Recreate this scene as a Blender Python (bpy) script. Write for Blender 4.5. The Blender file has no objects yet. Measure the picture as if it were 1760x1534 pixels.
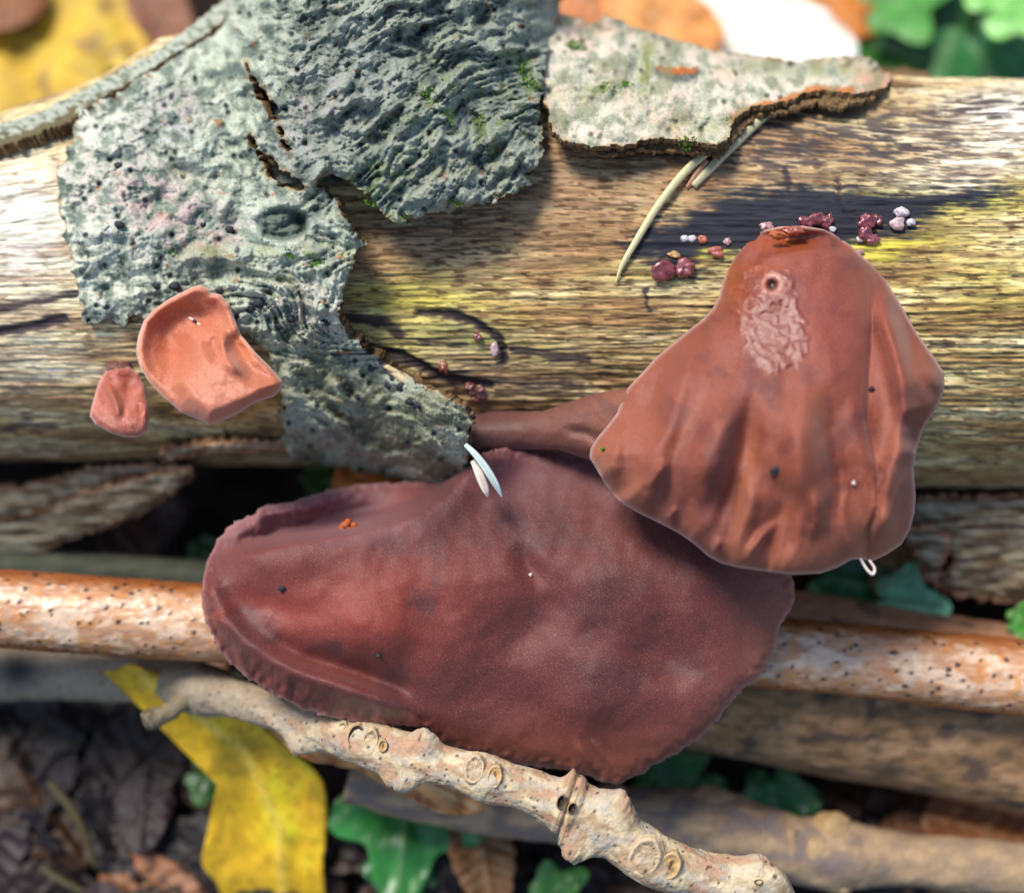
import bpy, bmesh, math, random
import numpy as np
from mathutils import Matrix, Vector

# ------------------------------------------------------------------ camera, light, exposure
S = 0.16 / 1760.0            # metres per photograph pixel on the plane in focus
F = 2200.0                   # focal length in photograph pixels
PITCH = math.radians(70)     # the camera looks steeply down
GD = 0.27                    # metres from the lens to the ground along the optical axis
CAM = np.array([0.0, -GD * math.cos(PITCH), GD * math.sin(PITCH)])
AX_R = np.array([1.0, 0, 0])
AX_U = np.array([0, math.sin(PITCH), math.cos(PITCH)])
AX_F = np.array([0, math.cos(PITCH), -math.sin(PITCH)])

sc = bpy.context.scene
C = sc.collection
cd = bpy.data.cameras.new('camera')
cam = bpy.data.objects.new('camera', cd); C.objects.link(cam)
cam.location = CAM.tolist()
cam.rotation_euler = (math.pi / 2 - PITCH, 0, 0)
cd.sensor_fit = 'HORIZONTAL'; cd.sensor_width = 36.0
cd.lens = 36.0 * F / 1760.0
cd.clip_start = 0.005; cd.clip_end = 50
cd.dof.use_dof = True; cd.dof.focus_distance = 0.193
cd.dof.aperture_fstop = 6.3
sc.camera = cam

wd = bpy.data.worlds.new('World'); sc.world = wd; wd.use_nodes = True
SUN_EL, SUN_AZ = math.radians(58), math.radians(-46)      # azimuth from +Y (behind the log), negative = to the left
nt = wd.node_tree
sky = nt.nodes.new('ShaderNodeTexSky'); sky.sky_type = 'NISHITA'; sky.sun_disc = False
sky.sun_elevation = SUN_EL; sky.sun_rotation = SUN_AZ
bg = nt.nodes['Background']; bg.inputs['Strength'].default_value = 0.13
nt.links.new(sky.outputs[0], bg.inputs[0])
sd = bpy.data.lights.new('sun', 'SUN'); sd.energy = 3.0; sd.angle = math.radians(18); sd.color = (1.0, 0.95, 0.86)
sun = bpy.data.objects.new('sun', sd); C.objects.link(sun)
dirv = Vector((math.sin(SUN_AZ) * math.cos(SUN_EL), math.cos(SUN_AZ) * math.cos(SUN_EL), math.sin(SUN_EL)))
sun.rotation_euler = dirv.to_track_quat('Z', 'Y').to_euler()
sun.location = (dirv * 2).to_tuple()
vs = sc.view_settings
vs.view_transform = 'Standard'; vs.look = 'None'; vs.gamma = 1.0; vs.use_curve_mapping = False
vs.exposure = 0.62
sc.cycles.use_denoising = True
sc.cycles.max_bounces = 6
random.seed(4); rng = np.random.default_rng(4)

# ------------------------------------------------------------------ numbers: noise, polylines, view frame
def V(px, py, w):
    """photograph pixel + height w (pixels) towards the lens from the plane in focus -> world"""
    px, py, w = np.broadcast_arrays(np.asarray(px, float), np.asarray(py, float), np.asarray(w, float))
    d = F - w
    return VF((px - 880) * d / F, (767 - py) * d / F, w)
def VF(X, Y, W):
    d = (F - np.asarray(W, float))
    return CAM + S * (np.asarray(X)[..., None] * AX_R + np.asarray(Y)[..., None] * AX_U + d[..., None] * AX_F)
def toPix(X, Y, W):
    d = F - W
    return 880 + X * F / d, 767 - Y * F / d
def ground_w(px, py):
    d = CAM[2] / (S * (-AX_F[2] - (767 - np.asarray(py, float)) / F * AX_U[2]))
    return F - d + 0 * np.asarray(px, float)

def _h(ix, iy, seed):
    n = (ix.astype(np.int64) * 374761393 + iy.astype(np.int64) * 668265263 + seed * 974634777) & 0xffffffff
    n = ((n ^ (n >> 13)) * 1274126177) & 0xffffffff
    n = ((n ^ (n >> 16)) * 2246822519) & 0xffffffff
    return ((n ^ (n >> 15)) & 0xffffff) / float(0x1000000)
def pn(x, y, seed=0):
    x, y = np.broadcast_arrays(np.asarray(x, float), np.asarray(y, float))
    ix, iy = np.floor(x), np.floor(y); fx, fy = x - ix, y - iy
    ux, uy = fx * fx * fx * (fx * (fx * 6 - 15) + 10), fy * fy * fy * (fy * (fy * 6 - 15) + 10)
    def g(dx, dy):
        a = _h(ix + dx, iy + dy, seed) * 6.2831853
        return np.cos(a) * (fx - dx) + np.sin(a) * (fy - dy)
    a = g(0, 0) * (1 - ux) + g(1, 0) * ux
    b = g(0, 1) * (1 - ux) + g(1, 1) * ux
    return (a * (1 - uy) + b * uy) * 1.4
def fbm(x, y, o=4, seed=0, gain=.5):
    s, a, f = 0, 1, 1
    for i in range(o):
        s = s + a * pn(x * f, y * f, seed + i * 17); a *= gain; f *= 2.03
    return s
def ridged(x, y, o=4, seed=0):
    s, a, f = 0, 1, 1
    for i in range(o):
        s = s + a * (1 - 2 * np.abs(pn(x * f, y * f, seed + i * 13))); a *= .5; f *= 2.1
    return s * .55
def worley(x, y, seed=0):
    x, y = np.asarray(x, float), np.asarray(y, float)
    ix, iy = np.floor(x), np.floor(y)
    f1 = np.full(x.shape, 9.0); f2 = np.full(x.shape, 9.0); cid = np.zeros(x.shape)
    for dx in (-1, 0, 1):
        for dy in (-1, 0, 1):
            cx, cy = ix + dx, iy + dy
            d = np.hypot(cx + _h(cx, cy, seed) - x, cy + _h(cx, cy, seed + 5) - y)
            n = d < f1
            f2 = np.where(n, f1, np.minimum(f2, d)); cid = np.where(n, _h(cx, cy, seed + 9), cid); f1 = np.where(n, d, f1)
    return f1, f2, cid
def sst(a, b, x):
    t = np.clip((x - a) / (b - a), 0, 1); return t * t * (3 - 2 * t)
def lerp(a, b, t): return a + (b - a) * t
def gs(x, s): return np.exp(-(x / s) ** 2)
def spot(px, py, x, y, rx, ry=None, rot=0):
    ry = ry or rx; c, s = math.cos(math.radians(rot)), math.sin(math.radians(rot))
    dx, dy = px - x, py - y
    return np.exp(-((dx * c + dy * s) / rx) ** 2 - ((-dx * s + dy * c) / ry) ** 2)

def poly_sdf(px, py, P):
    """signed distance to a closed polygon, negative inside"""
    P = np.asarray(P, float); d = np.full(px.shape, 1e9); ins = np.zeros(px.shape, bool)
    for a, b in zip(P, np.roll(P, -1, 0)):
        e = b - a; L = e @ e + 1e-9
        t = np.clip(((px - a[0]) * e[0] + (py - a[1]) * e[1]) / L, 0, 1)
        d = np.minimum(d, np.hypot(px - a[0] - t * e[0], py - a[1] - t * e[1]))
        c = ((a[1] > py) != (b[1] > py)) & (px < (b[0] - a[0]) * (py - a[1]) / ((b[1] - a[1]) if b[1] != a[1] else 1e-9) + a[0])
        ins ^= c
    return np.where(ins, -d, d)
def line(px, py, P):
    """distance to an open polyline, signed side (+ = its right when walking down the picture), position 0..1 along it"""
    P = np.asarray(P, float); d = np.full(px.shape, 1e9); sg = np.zeros(px.shape); tt = np.zeros(px.shape)
    seg = np.hypot(*np.diff(P, axis=0).T); cum = np.concatenate([[0], np.cumsum(seg)])
    for i, (a, b) in enumerate(zip(P[:-1], P[1:])):
        e = b - a; L = e @ e + 1e-9
        t = np.clip(((px - a[0]) * e[0] + (py - a[1]) * e[1]) / L, 0, 1)
        q = np.hypot(px - a[0] - t * e[0], py - a[1] - t * e[1])
        n = q < d
        d = np.where(n, q, d); sg = np.where(n, np.sign(-(e[0] * (py - a[1]) - e[1] * (px - a[0]))), sg)
        tt = np.where(n, (cum[i] + t * seg[i]) / cum[-1], tt)
    return d, sg, tt
def ridge(px, py, P, amp, wid, ends=.4):
    d, s, t = line(px, py, P)
    return amp * np.exp(-(d / wid) ** 2) * (sst(0, ends, t) * sst(0, ends, 1 - t) if ends else 1)
def catmull(P, n):
    P = np.asarray(P, float); Q = np.vstack([2 * P[0] - P[1], P, 2 * P[-1] - P[-2]])
    out = []
    for i in range(1, len(Q) - 2):
        for t in np.linspace(0, 1, n, endpoint=False):
            a, b, c, d = Q[i - 1:i + 3]
            out.append(.5 * (2 * b + (c - a) * t + (2 * a - 5 * b + 4 * c - d) * t * t + (3 * b - a - 3 * c + d) * t ** 3))
    out.append(P[-1]); return np.array(out)
def lin(c):
    c = np.clip(np.asarray(c, float) / 255.0, 0, 1)
    return np.where(c <= .04045, c / 12.92, ((c + .055) / 1.055) ** 2.4)
def col(*c): return np.array(c, float)
def mixc(a, b, t): return a * (1 - t[..., None]) + np.asarray(b, float) * t[..., None]

# ------------------------------------------------------------------ materials
def M(name, rough=.8, spec=.3, bumps=(), tint=0.0, tscale=1500., sheen=0, sheen_tint=(1, 1, 1), sss=0, srad=(.003, .0012, .0008),
      wet=False, flat=None, coat=0, speckle=None, stretch=(1, 1, 1), translucent=0, transmission=0):
    m = bpy.data.materials.new(name); m.use_nodes = True; t = m.node_tree; N = t.nodes; L = t.links
    b = N['Principled BSDF']; b.inputs['Roughness'].default_value = rough
    b.inputs['Specular IOR Level'].default_value = spec
    tc = N.new('ShaderNodeTexCoord'); mp = N.new('ShaderNodeMapping'); mp.inputs['Scale'].default_value = stretch
    L.new(tc.outputs['Object'], mp.inputs[0])
    if flat is None:
        a = N.new('ShaderNodeAttribute'); a.attribute_name = 'Col'; c = a.outputs['Color']
    else:
        r = N.new('ShaderNodeRGB'); r.outputs[0].default_value = (*lin(flat), 1); c = r.outputs[0]
    def noise(scale, detail=4, rough_=.6):
        n = N.new('ShaderNodeTexNoise'); n.inputs['Scale'].default_value = scale; n.inputs['Detail'].default_value = detail
        n.inputs['Roughness'].default_value = rough_; L.new(mp.outputs[0], n.inputs['Vector']); return n.outputs['Fac']
    if tint:
        f = noise(tscale, 5, .65)
        r = N.new('ShaderNodeMapRange'); r.inputs[1].default_value = .3; r.inputs[2].default_value = .7
        r.inputs[3].default_value = 1 - tint; r.inputs[4].default_value = 1 + tint; L.new(f, r.inputs[0])
        x = N.new('ShaderNodeMix'); x.data_type = 'RGBA'; x.blend_type = 'MULTIPLY'; x.inputs[0].default_value = 1
        L.new(c, x.inputs[6]); L.new(r.outputs[0], x.inputs[7]); c = x.outputs[2]
    if speckle:
        sc_, amt, colr = speckle
        f = noise(sc_, 2, .5)
        r = N.new('ShaderNodeMapRange'); r.inputs[1].default_value = .54; r.inputs[2].default_value = .70; r.inputs[4].default_value = amt
        L.new(f, r.inputs[0])
        x = N.new('ShaderNodeMix'); x.data_type = 'RGBA'; L.new(r.outputs[0], x.inputs[0]); L.new(c, x.inputs[6])
        x.inputs[7].default_value = (*lin(colr), 1); c = x.outputs[2]
    L.new(c, b.inputs['Base Color'])
    nrm = None
    for scale, dist, strength in bumps:
        bp = N.new('ShaderNodeBump'); bp.inputs['Distance'].default_value = dist; bp.inputs['Strength'].default_value = strength
        L.new(noise(scale), bp.inputs['Height'])
        if nrm: L.new(nrm, bp.inputs['Normal'])
        nrm = bp.outputs[0]
    if sheen:
        b.inputs['Sheen Weight'].default_value = sheen; b.inputs['Sheen Roughness'].default_value = .35
        b.inputs['Sheen Tint'].default_value = (*sheen_tint, 1)
    if sss:
        b.inputs['Subsurface Weight'].default_value = sss; b.inputs['Subsurface Radius'].default_value = srad; b.inputs['Subsurface Scale'].default_value = 1
    if coat: b.inputs['Coat Weight'].default_value = coat; b.inputs['Coat Roughness'].default_value = .08
    if transmission: b.inputs['Transmission Weight'].default_value = transmission
    if wet:
        a = N.new('ShaderNodeAttribute'); a.attribute_name = 'wet'
        w = a.outputs['Fac']
        r = N.new('ShaderNodeMapRange'); r.inputs[3].default_value = rough; r.inputs[4].default_value = .34; L.new(w, r.inputs[0]); L.new(r.outputs[0], b.inputs['Roughness'])
        L.new(w, b.inputs['Coat Weight']); b.inputs['Coat Roughness'].default_value = .04; b.inputs['Coat IOR'].default_value = 1.55
        n2 = N.new('ShaderNodeTexNoise'); n2.inputs['Scale'].default_value = 480; n2.inputs['Detail'].default_value = 5; n2.inputs['Distortion'].default_value = 2.2
        L.new(mp.outputs[0], n2.inputs['Vector'])
        bp = N.new('ShaderNodeBump'); bp.inputs['Distance'].default_value = .00012; L.new(w, bp.inputs['Strength']); L.new(n2.outputs['Fac'], bp.inputs['Height'])
        if nrm: L.new(nrm, bp.inputs['Normal'])
        nrm = bp.outputs[0]
        L.new(bp.outputs[0], b.inputs['Coat Normal'])
        sh = N.new('ShaderNodeMath'); sh.operation = 'MULTIPLY_ADD'; sh.inputs[1].default_value = -sheen; sh.inputs[2].default_value = sheen
        L.new(w, sh.inputs[0]); L.new(sh.outputs[0], b.inputs['Sheen Weight'])
    if nrm: L.new(nrm, b.inputs['Normal'])
    if translucent:
        tr = N.new('ShaderNodeBsdfTranslucent'); L.new(c, tr.inputs[0]); ms = N.new('ShaderNodeMixShader'); ms.inputs[0].default_value = translucent
        L.new(b.outputs[0], ms.inputs[1]); L.new(tr.outputs[0], ms.inputs[2])
        L.new(ms.outputs[0], N['Material Output'].inputs['Surface'])
    return m

mat_wood = M('weathered_wood', .78, .25, bumps=[(900, .0006, .6), (4200, .00025, .5)], tint=.22, tscale=1900, stretch=(.16, 1, 1))
mat_bark = M('grey_bark', .85, .25, bumps=[(1500, .0005, .55), (5200, .0003, .5)], tint=.32, tscale=3000)
mat_cork = M('torn_bark_edge', .9, .1, bumps=[(1800, .0012, 1.0), (5000, .0004, .8)], tint=.55, tscale=1600, flat=(146, 116, 82))
mat_ear = M('jelly_ear_flesh', .5, .34, bumps=[(2600, .00012, .3), (8000, .0001, .7)], tint=.12, tscale=2600, sheen=.20, sheen_tint=(1.0, .82, .80),
            sss=.30, srad=(.0022, .0008, .0005), wet=True, speckle=(5600, .26, (200, 144, 112)))
mat_ear_pale = M('young_jelly_ear_flesh', .45, .4, bumps=[(2600, .0001, .3), (9000, .00009, .5)], tint=.08, tscale=3500, sheen=.30, sheen_tint=(1.0, .85, .8),
                 sss=.28, srad=(.0014, .0006, .0004), speckle=(4300, .32, (232, 176, 150)))
mat_jelly = M('wet_red_jelly', .12, .6, tint=.25, tscale=2500, sss=.3, coat=.8, bumps=[(1500, .0004, .5)])
mat_twig = M('shiny_twig_bark', .3, .6, bumps=[(1200, .0004, .35), (5000, .00012, .3)], tint=.22, tscale=900, stretch=(.5, 1, 1))
mat_ash = M('pale_twig_bark', .7, .3, bumps=[(1100, .0006, .6), (5200, .00015, .5)], tint=.16, tscale=1800)
mat_dull = M('dull_branch_bark', .8, .25, bumps=[(700, .001, .6), (2600, .0004, .6)], tint=.3, tscale=700, stretch=(.35, 1, 1))
mat_leaf = M('dead_leaf', .5, .45, bumps=[(900, .0005, .5)], tint=.22, tscale=420, translucent=.25)
mat_green = M('green_leaf', .32, .5, bumps=[(700, .0004, .4)], tint=.14, tscale=400, translucent=.2)
mat_grass = M('dry_grass', .55, .35, bumps=[(3000, .0002, .4)], tint=.15, tscale=2500)
mat_dark = M('black_crust', .6, .4, bumps=[(3000, .0003, .6)], flat=(38, 40, 46), tint=.3)
mat_moss = M('bright_moss', .7, .3, tint=.3, tscale=2500, flat=(96, 138, 36), translucent=.25)
mat_soil = M('dark_soil', .9, .15, bumps=[(260, .004, .8), (1200, .0015, .8)], tint=.5, tscale=300, flat=(44, 34, 28))
mat_crumb = M('orange_crumb', .5, .4, tint=.3, flat=(178, 92, 44), bumps=[(2500, .0004, .6)])
mat_wing = M('pale_wing', .3, .5, flat=(222, 205, 196))

# ------------------------------------------------------------------ builders
def finish(me, mats, smooth=True):
    for m in (mats if isinstance(mats, (list, tuple)) else [mats]): me.materials.append(m)
    if smooth: me.polygons.foreach_set('use_smooth', [True] * len(me.polygons))
    me.update()
def mesh(name, co, faces, mats, colr=None, parent=None, wet=None, smooth=True):
    co = np.asarray(co).reshape(-1, 3); faces = np.asarray(faces)
    ctr = co.mean(0); me = bpy.data.meshes.new(name)
    me.vertices.add(len(co)); me.vertices.foreach_set('co', (co - ctr).astype(np.float32).ravel())
    k = faces.shape[1]
    me.loops.add(faces.size); me.loops.foreach_set('vertex_index', faces.astype(np.int32).ravel())
    me.polygons.add(len(faces)); me.polygons.foreach_set('loop_start', np.arange(0, faces.size, k, dtype=np.int32))
    me.validate(); me.update()
    if colr is not None:
        colr = np.asarray(colr, float).reshape(-1, 3)
        if len(colr) == 1: colr = np.repeat(colr, len(co), 0)
        a = me.attributes.new('Col', 'FLOAT_COLOR', 'POINT')
        a.data.foreach_set('color', np.c_[lin(colr), np.ones(len(co))].astype(np.float32).ravel())
    if wet is not None:
        a = me.attributes.new('wet', 'FLOAT', 'POINT'); a.data.foreach_set('value', np.asarray(wet, np.float32).ravel())
    finish(me, mats, smooth)
    o = bpy.data.objects.new(name, me); C.objects.link(o)
    o.location = ctr.tolist()
    if parent is not None:
        pw = parent.location + (parent.parent.location if parent.parent else Vector((0, 0, 0)))
        o.parent = parent; o.location = Vector(ctr.tolist()) - pw
    return o
def tag(o, label, cat=None, group=None, kind=None):
    o['label'] = label
    if cat: o['category'] = cat
    if group: o['group'] = group
    if kind: o['kind'] = kind
    return o
def empty(name, at):
    o = bpy.data.objects.new(name, None); C.objects.link(o); o.location = np.asarray(at).ravel().tolist(); o.empty_display_size = .005; return o

def sheet(name, poly, wfun, cfun, mats, thick, step=3.0, holes=(), rough_edge=0, edge_scale=14, parent=None, wetfun=None, jitter=0, seed=3):
    """a sheet whose outline is POLY in photograph pixels, with its own height field, colour and real thickness"""
    P = np.asarray(poly, float)
    x0, y0 = P.min(0) - 3 * step - rough_edge; x1, y1 = P.max(0) + 3 * step + rough_edge
    gx, gy = np.meshgrid(np.arange(x0, x1, step), np.arange(y0, y1, step))
    def sd_(x, y):
        s = poly_sdf(x, y, P)
        for h in holes: s = np.maximum(s, -poly_sdf(x, y, h))
        if rough_edge: s = s + rough_edge * fbm(x / edge_scale, y / edge_scale, 3, seed)
        return s
    s = sd_(gx, gy)
    e = .5; gxx = (sd_(gx + e, gy) - s) / e; gyy = (sd_(gx, gy + e) - s) / e
    n = np.hypot(gxx, gyy) + 1e-6
    out = (s > 0) & (s < 1.6 * step)
    mv = np.where(out, s / n, 0); mv = np.clip(mv, 0, 1.6 * step)
    X = gx - mv * gxx / n; Y = gy - mv * gyy / n
    keep = s < 1.2 * step
    inside = s < 0
    f = keep[:-1, :-1] & keep[1:, :-1] & keep[1:, 1:] & keep[:-1, 1:]
    f &= (inside[:-1, :-1].astype(int) + inside[1:, :-1] + inside[1:, 1:] + inside[:-1, 1:]) >= 1
    H, W_ = gx.shape; idx = np.arange(H * W_).reshape(H, W_)
    q = np.stack([idx[:-1, :-1], idx[1:, :-1], idx[1:, 1:], idx[:-1, 1:]], -1)[f]
    used = np.unique(q); mp = np.full(H * W_, -1); mp[used] = np.arange(len(used)); q = mp[q]
    x, y = X.ravel()[used], Y.ravel()[used]; dist = np.maximum(-s.ravel()[used], 0)
    w = wfun(x, y, dist); c = cfun(x, y, dist, w)
    co = V(x, y, w); m = len(co)
    # normals of the broad form only, so that the back never pokes through the relief
    fn = np.cross(co[q[:, 2]] - co[q[:, 0]], co[q[:, 3]] - co[q[:, 1]])
    G = np.zeros((H * W_, 3))
    for k in range(4): np.add.at(G, used[q[:, k]], fn)
    G = G.reshape(H, W_, 3); rad = max(2, int(24 / step))
    for _ in range(2):
        for ax in (0, 1):
            cs = np.cumsum(np.concatenate([np.zeros_like(G.take([0], ax)), G], ax), ax); N_ = G.shape[ax]
            i1 = np.minimum(np.arange(N_) + rad + 1, N_); i0 = np.maximum(np.arange(N_) - rad, 0)
            G = cs.take(i1, ax) - cs.take(i0, ax)
    nn = G.reshape(-1, 3)[used]; nn /= np.linalg.norm(nn, axis=1)[:, None] + 1e-20
    ed = np.concatenate([q[:, [0, 1]], q[:, [1, 2]], q[:, [2, 3]], q[:, [3, 0]]])
    key = np.sort(ed, 1); key = key[:, 0] * m + key[:, 1]
    _, first, cnt = np.unique(key, return_index=True, return_counts=True); be = ed[first[cnt == 1]]
    bv = np.unique(be); bm_ = np.full(m, -1); bm_[bv] = np.arange(len(bv))
    gxo, gyo = (gxx / n).ravel()[used][bv], (gyy / n).ravel()[used][bv]
    outw = gxo[:, None] * AX_R - gyo[:, None] * AX_U
    lays = [co]; cols = [c]; nl = len(bv); fr_ = (.33, .66)
    for k, t in enumerate(fr_):
        jit = S * (.30 * thick * (.25 if not rough_edge else 1.0)) * (fbm(x[bv] / 6 + 31 * k, y[bv] / 6, 3, seed + 60 + k) + (.0 if rough_edge else .45))
        lays.append(co[bv] - nn[bv] * thick * S * t + outw * jit[:, None]); cols.append(c[bv])
    lays.append(co - nn * thick * S); cols.append(c)
    base = [0, m, m + nl]; back = m + 2 * nl
    def L_(k, v): return v if k == 0 else (back + v if k == 3 else base[k] + bm_[v])
    F4 = [q]; mi = [np.zeros(len(q), int)]
    for k in range(3):
        F4.append(np.stack([L_(k, be[:, 1]), L_(k, be[:, 0]), L_(k + 1, be[:, 0]), L_(k + 1, be[:, 1])], -1)); mi.append(np.ones(len(be), int))
    F4.append(q[:, ::-1] + back); mi.append(np.ones(len(q), int))
    ww_ = None
    if wetfun is not None:
        v = wetfun(x, y, dist); ww_ = np.concatenate([v, v[bv], v[bv], v * 0])
    o = mesh(name, np.vstack(lays), np.vstack(F4), mats, np.vstack(cols), parent, wet=ww_)
    if isinstance(mats, (list, tuple)) and len(mats) > 1: o.data.polygons.foreach_set('material_index', np.concatenate(mi).astype(np.int32))
    return o

def tube(name, pts, mats, cfun, n=14, seg=28, bump=None, parent=None, cap=True):
    """pts rows: px, py, w, radius in photograph pixels at that place"""
    Q = catmull(pts, n); px, py, w, r = Q.T; d = F - w
    c = np.c_[(px - 880) * d / F, (767 - py) * d / F, w]; R = r * d / F
    T = np.gradient(c, axis=0); T /= np.linalg.norm(T, axis=1)[:, None]
    ref = np.array([0, 0, 1.0]); A = np.cross(T, ref); A /= np.linalg.norm(A, axis=1)[:, None]; B = np.cross(A, T)
    th = np.linspace(0, 2 * np.pi, seg, endpoint=False)
    s = np.concatenate([[0], np.cumsum(np.linalg.norm(np.diff(c, axis=0), axis=1))])
    SS, TH = np.meshgrid(s, th, indexing='ij')
    rr = R[:, None] * np.ones_like(TH)
    if bump is not None: rr = rr + bump(SS, TH, rr)
    # theta = 0 points to the picture's bottom/top side, pi/2 to the lens
    p = c[:, None, :] + rr[..., None] * (np.cos(TH)[..., None] * A[:, None, :] + np.sin(TH)[..., None] * B[:, None, :])
    H, K = TH.shape; idx = np.arange(H * K).reshape(H, K)
    f = np.stack([idx[:-1], np.roll(idx, -1, 1)[:-1], np.roll(idx, -1, 1)[1:], idx[1:]], -1).reshape(-1, 4)
    co = VF(p[..., 0], p[..., 1], p[..., 2]).reshape(-1, 3)
    PX, PY = toPix(p[..., 0], p[..., 1], p[..., 2])
    colr = cfun(SS, TH, PX, PY).reshape(-1, 3)
    if cap:
        a, b = len(co), len(co) + 1
        co = np.vstack([co, VF(*c[0])[None] if False else VF(c[0:1, 0], c[0:1, 1], c[0:1, 2]), VF(c[-1:, 0], c[-1:, 1], c[-1:, 2])])
        colr = np.vstack([colr, colr[0], colr[-1]])
        r0 = idx[0]; r1 = idx[-1]
        f = np.vstack([f, np.stack([np.roll(r0, -1), r0, np.full(K, a), np.full(K, a)], -1), np.stack([r1, np.roll(r1, -1), np.full(K, b), np.full(K, b)], -1)])
    # triangles at the caps are written as quads with a doubled corner: split them off
    quad = f[f[:, 2] != f[:, 3]]; tri = f[f[:, 2] == f[:, 3]][:, :3]
    allf = np.vstack([np.c_[quad[:, 0], quad[:, 1], quad[:, 2]], np.c_[quad[:, 0], quad[:, 2], quad[:, 3]], tri])
    o = mesh(name, co, allf, mats, colr, parent)
    o['_'] = 0; del o['_']
    return o, (c, R, s)

_ico = {}
def ico(sub):
    if sub not in _ico:
        bm = bmesh.new(); bmesh.ops.create_icosphere(bm, subdivisions=sub, radius=1)
        bm.verts.ensure_lookup_table()
        _ico[sub] = (np.array([v.co[:] for v in bm.verts]), np.array([[v.index for v in f.verts] for f in bm.faces])); bm.free()
    return _ico[sub]
def blob(name, px, py, w, rx, ry, rw, mats, c, parent=None, rough=.15, sub=3, seed=0, rot=0, dimple=0, cj=14):
    v, f = ico(sub); n = fbm(v[:, 0] * 1.3 + seed * 3.1 + v[:, 2], v[:, 1] * 1.3 - seed * 1.7 + .5 * v[:, 2], 3, seed)
    v = v * (1 + rough * n)[:, None]
    if dimple: v[:, 2] -= dimple * np.exp(-(v[:, 0] ** 2 + v[:, 1] ** 2) / .3) * (v[:, 2] > 0)
    a = math.radians(rot); x = v[:, 0] * rx; y = v[:, 1] * ry
    X, Y = x * math.cos(a) - y * math.sin(a), x * math.sin(a) + y * math.cos(a)
    k = (F - w) / F
    co = VF((px - 880) * k + X * k, (767 - py) * k - Y * k, w + v[:, 2] * rw)
    cc = np.asarray(c, float) + cj * fbm(v[:, 0] * 2 + seed, v[:, 1] * 2, 2, seed + 3)[:, None]
    return mesh(name, co, f, mats, cc, parent)

# ------------------------------------------------------------------ the log as a form (view frame, photograph pixels)
_RX = np.array([-2200, -1016, -785, -670, -550, -250, 90, 300, 560, 750, 1016, 2200.])
_RT = np.array([330, 340, 425, 500, 520, 520, 505, 470, 425, 404, 400, 398.])
def log_r(X): return 362 + 38 * np.clip(X / 1016, -1.6, 1.2) + 5 * np.sin(X / 310.)
def log_rt(X): return np.interp(X, _RX, _RT)
def log_yc(X): return 306 + 8 * X / 1016
WC = -348.0
XS, RS = -240.0, 312.0
def prof(d):
    a = np.abs(d); return np.where(a < .93, np.sqrt(np.maximum(1 - np.minimum(a, .93) ** 2, 0)), .3676 - (a - .93) * 2.53)
def form_w(X, Y):
    dy = Y - log_yc(X)
    a = WC + log_r(X) * prof(dy / np.where(dy > 0, log_rt(X), log_r(X)))
    b = -250 + (RS + 6) * prof((X - XS) / RS) - .12 * np.maximum(dy, 0) - 900 * sst(-60, -420, dy)
    k = 70.0; h = np.clip(.5 + .5 * (a - b) / k, 0, 1)
    return b * (1 - h) + a * h + k * h * (1 - h)
def surf(px, py):
    w = np.full(np.shape(px), -100.0)
    for _ in range(24):
        d = F - w; w = .5 * w + .5 * np.clip(form_w((px - 880) * d / F, (767 - py) * d / F), -1500, 300)
    return w

# ------------------------------------------------------------------ ground
n = 220
gx = np.sign(np.linspace(-1, 1, n)) * np.abs(np.linspace(-1, 1, n)) ** 3 * 4.0
GX, GY = np.meshgrid(gx, gx + .03)
GZ = -.006 + .004 * fbm(GX * 40, GY * 40, 4, 3) + .002 * fbm(GX * 200, GY * 200, 3, 8)
idx = np.arange(n * n).reshape(n, n)
gq = np.stack([idx[:-1, :-1], idx[:-1, 1:], idx[1:, 1:], idx[1:, :-1]], -1).reshape(-1, 4)
g = mesh('ground', np.stack([GX, GY, GZ], -1), gq, mat_soil, col(44, 34, 28)); g['kind'] = 'structure'
tag(g, 'dark damp woodland soil under the leaf litter')

# ------------------------------------------------------------------ the log
log = empty('fallen_log', VF(np.array([0.]), np.array([300.]), np.array([WC]))[0])
tag(log, 'barkless weathered log with peeling grey bark, carrying the jelly fungi', 'log')

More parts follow.
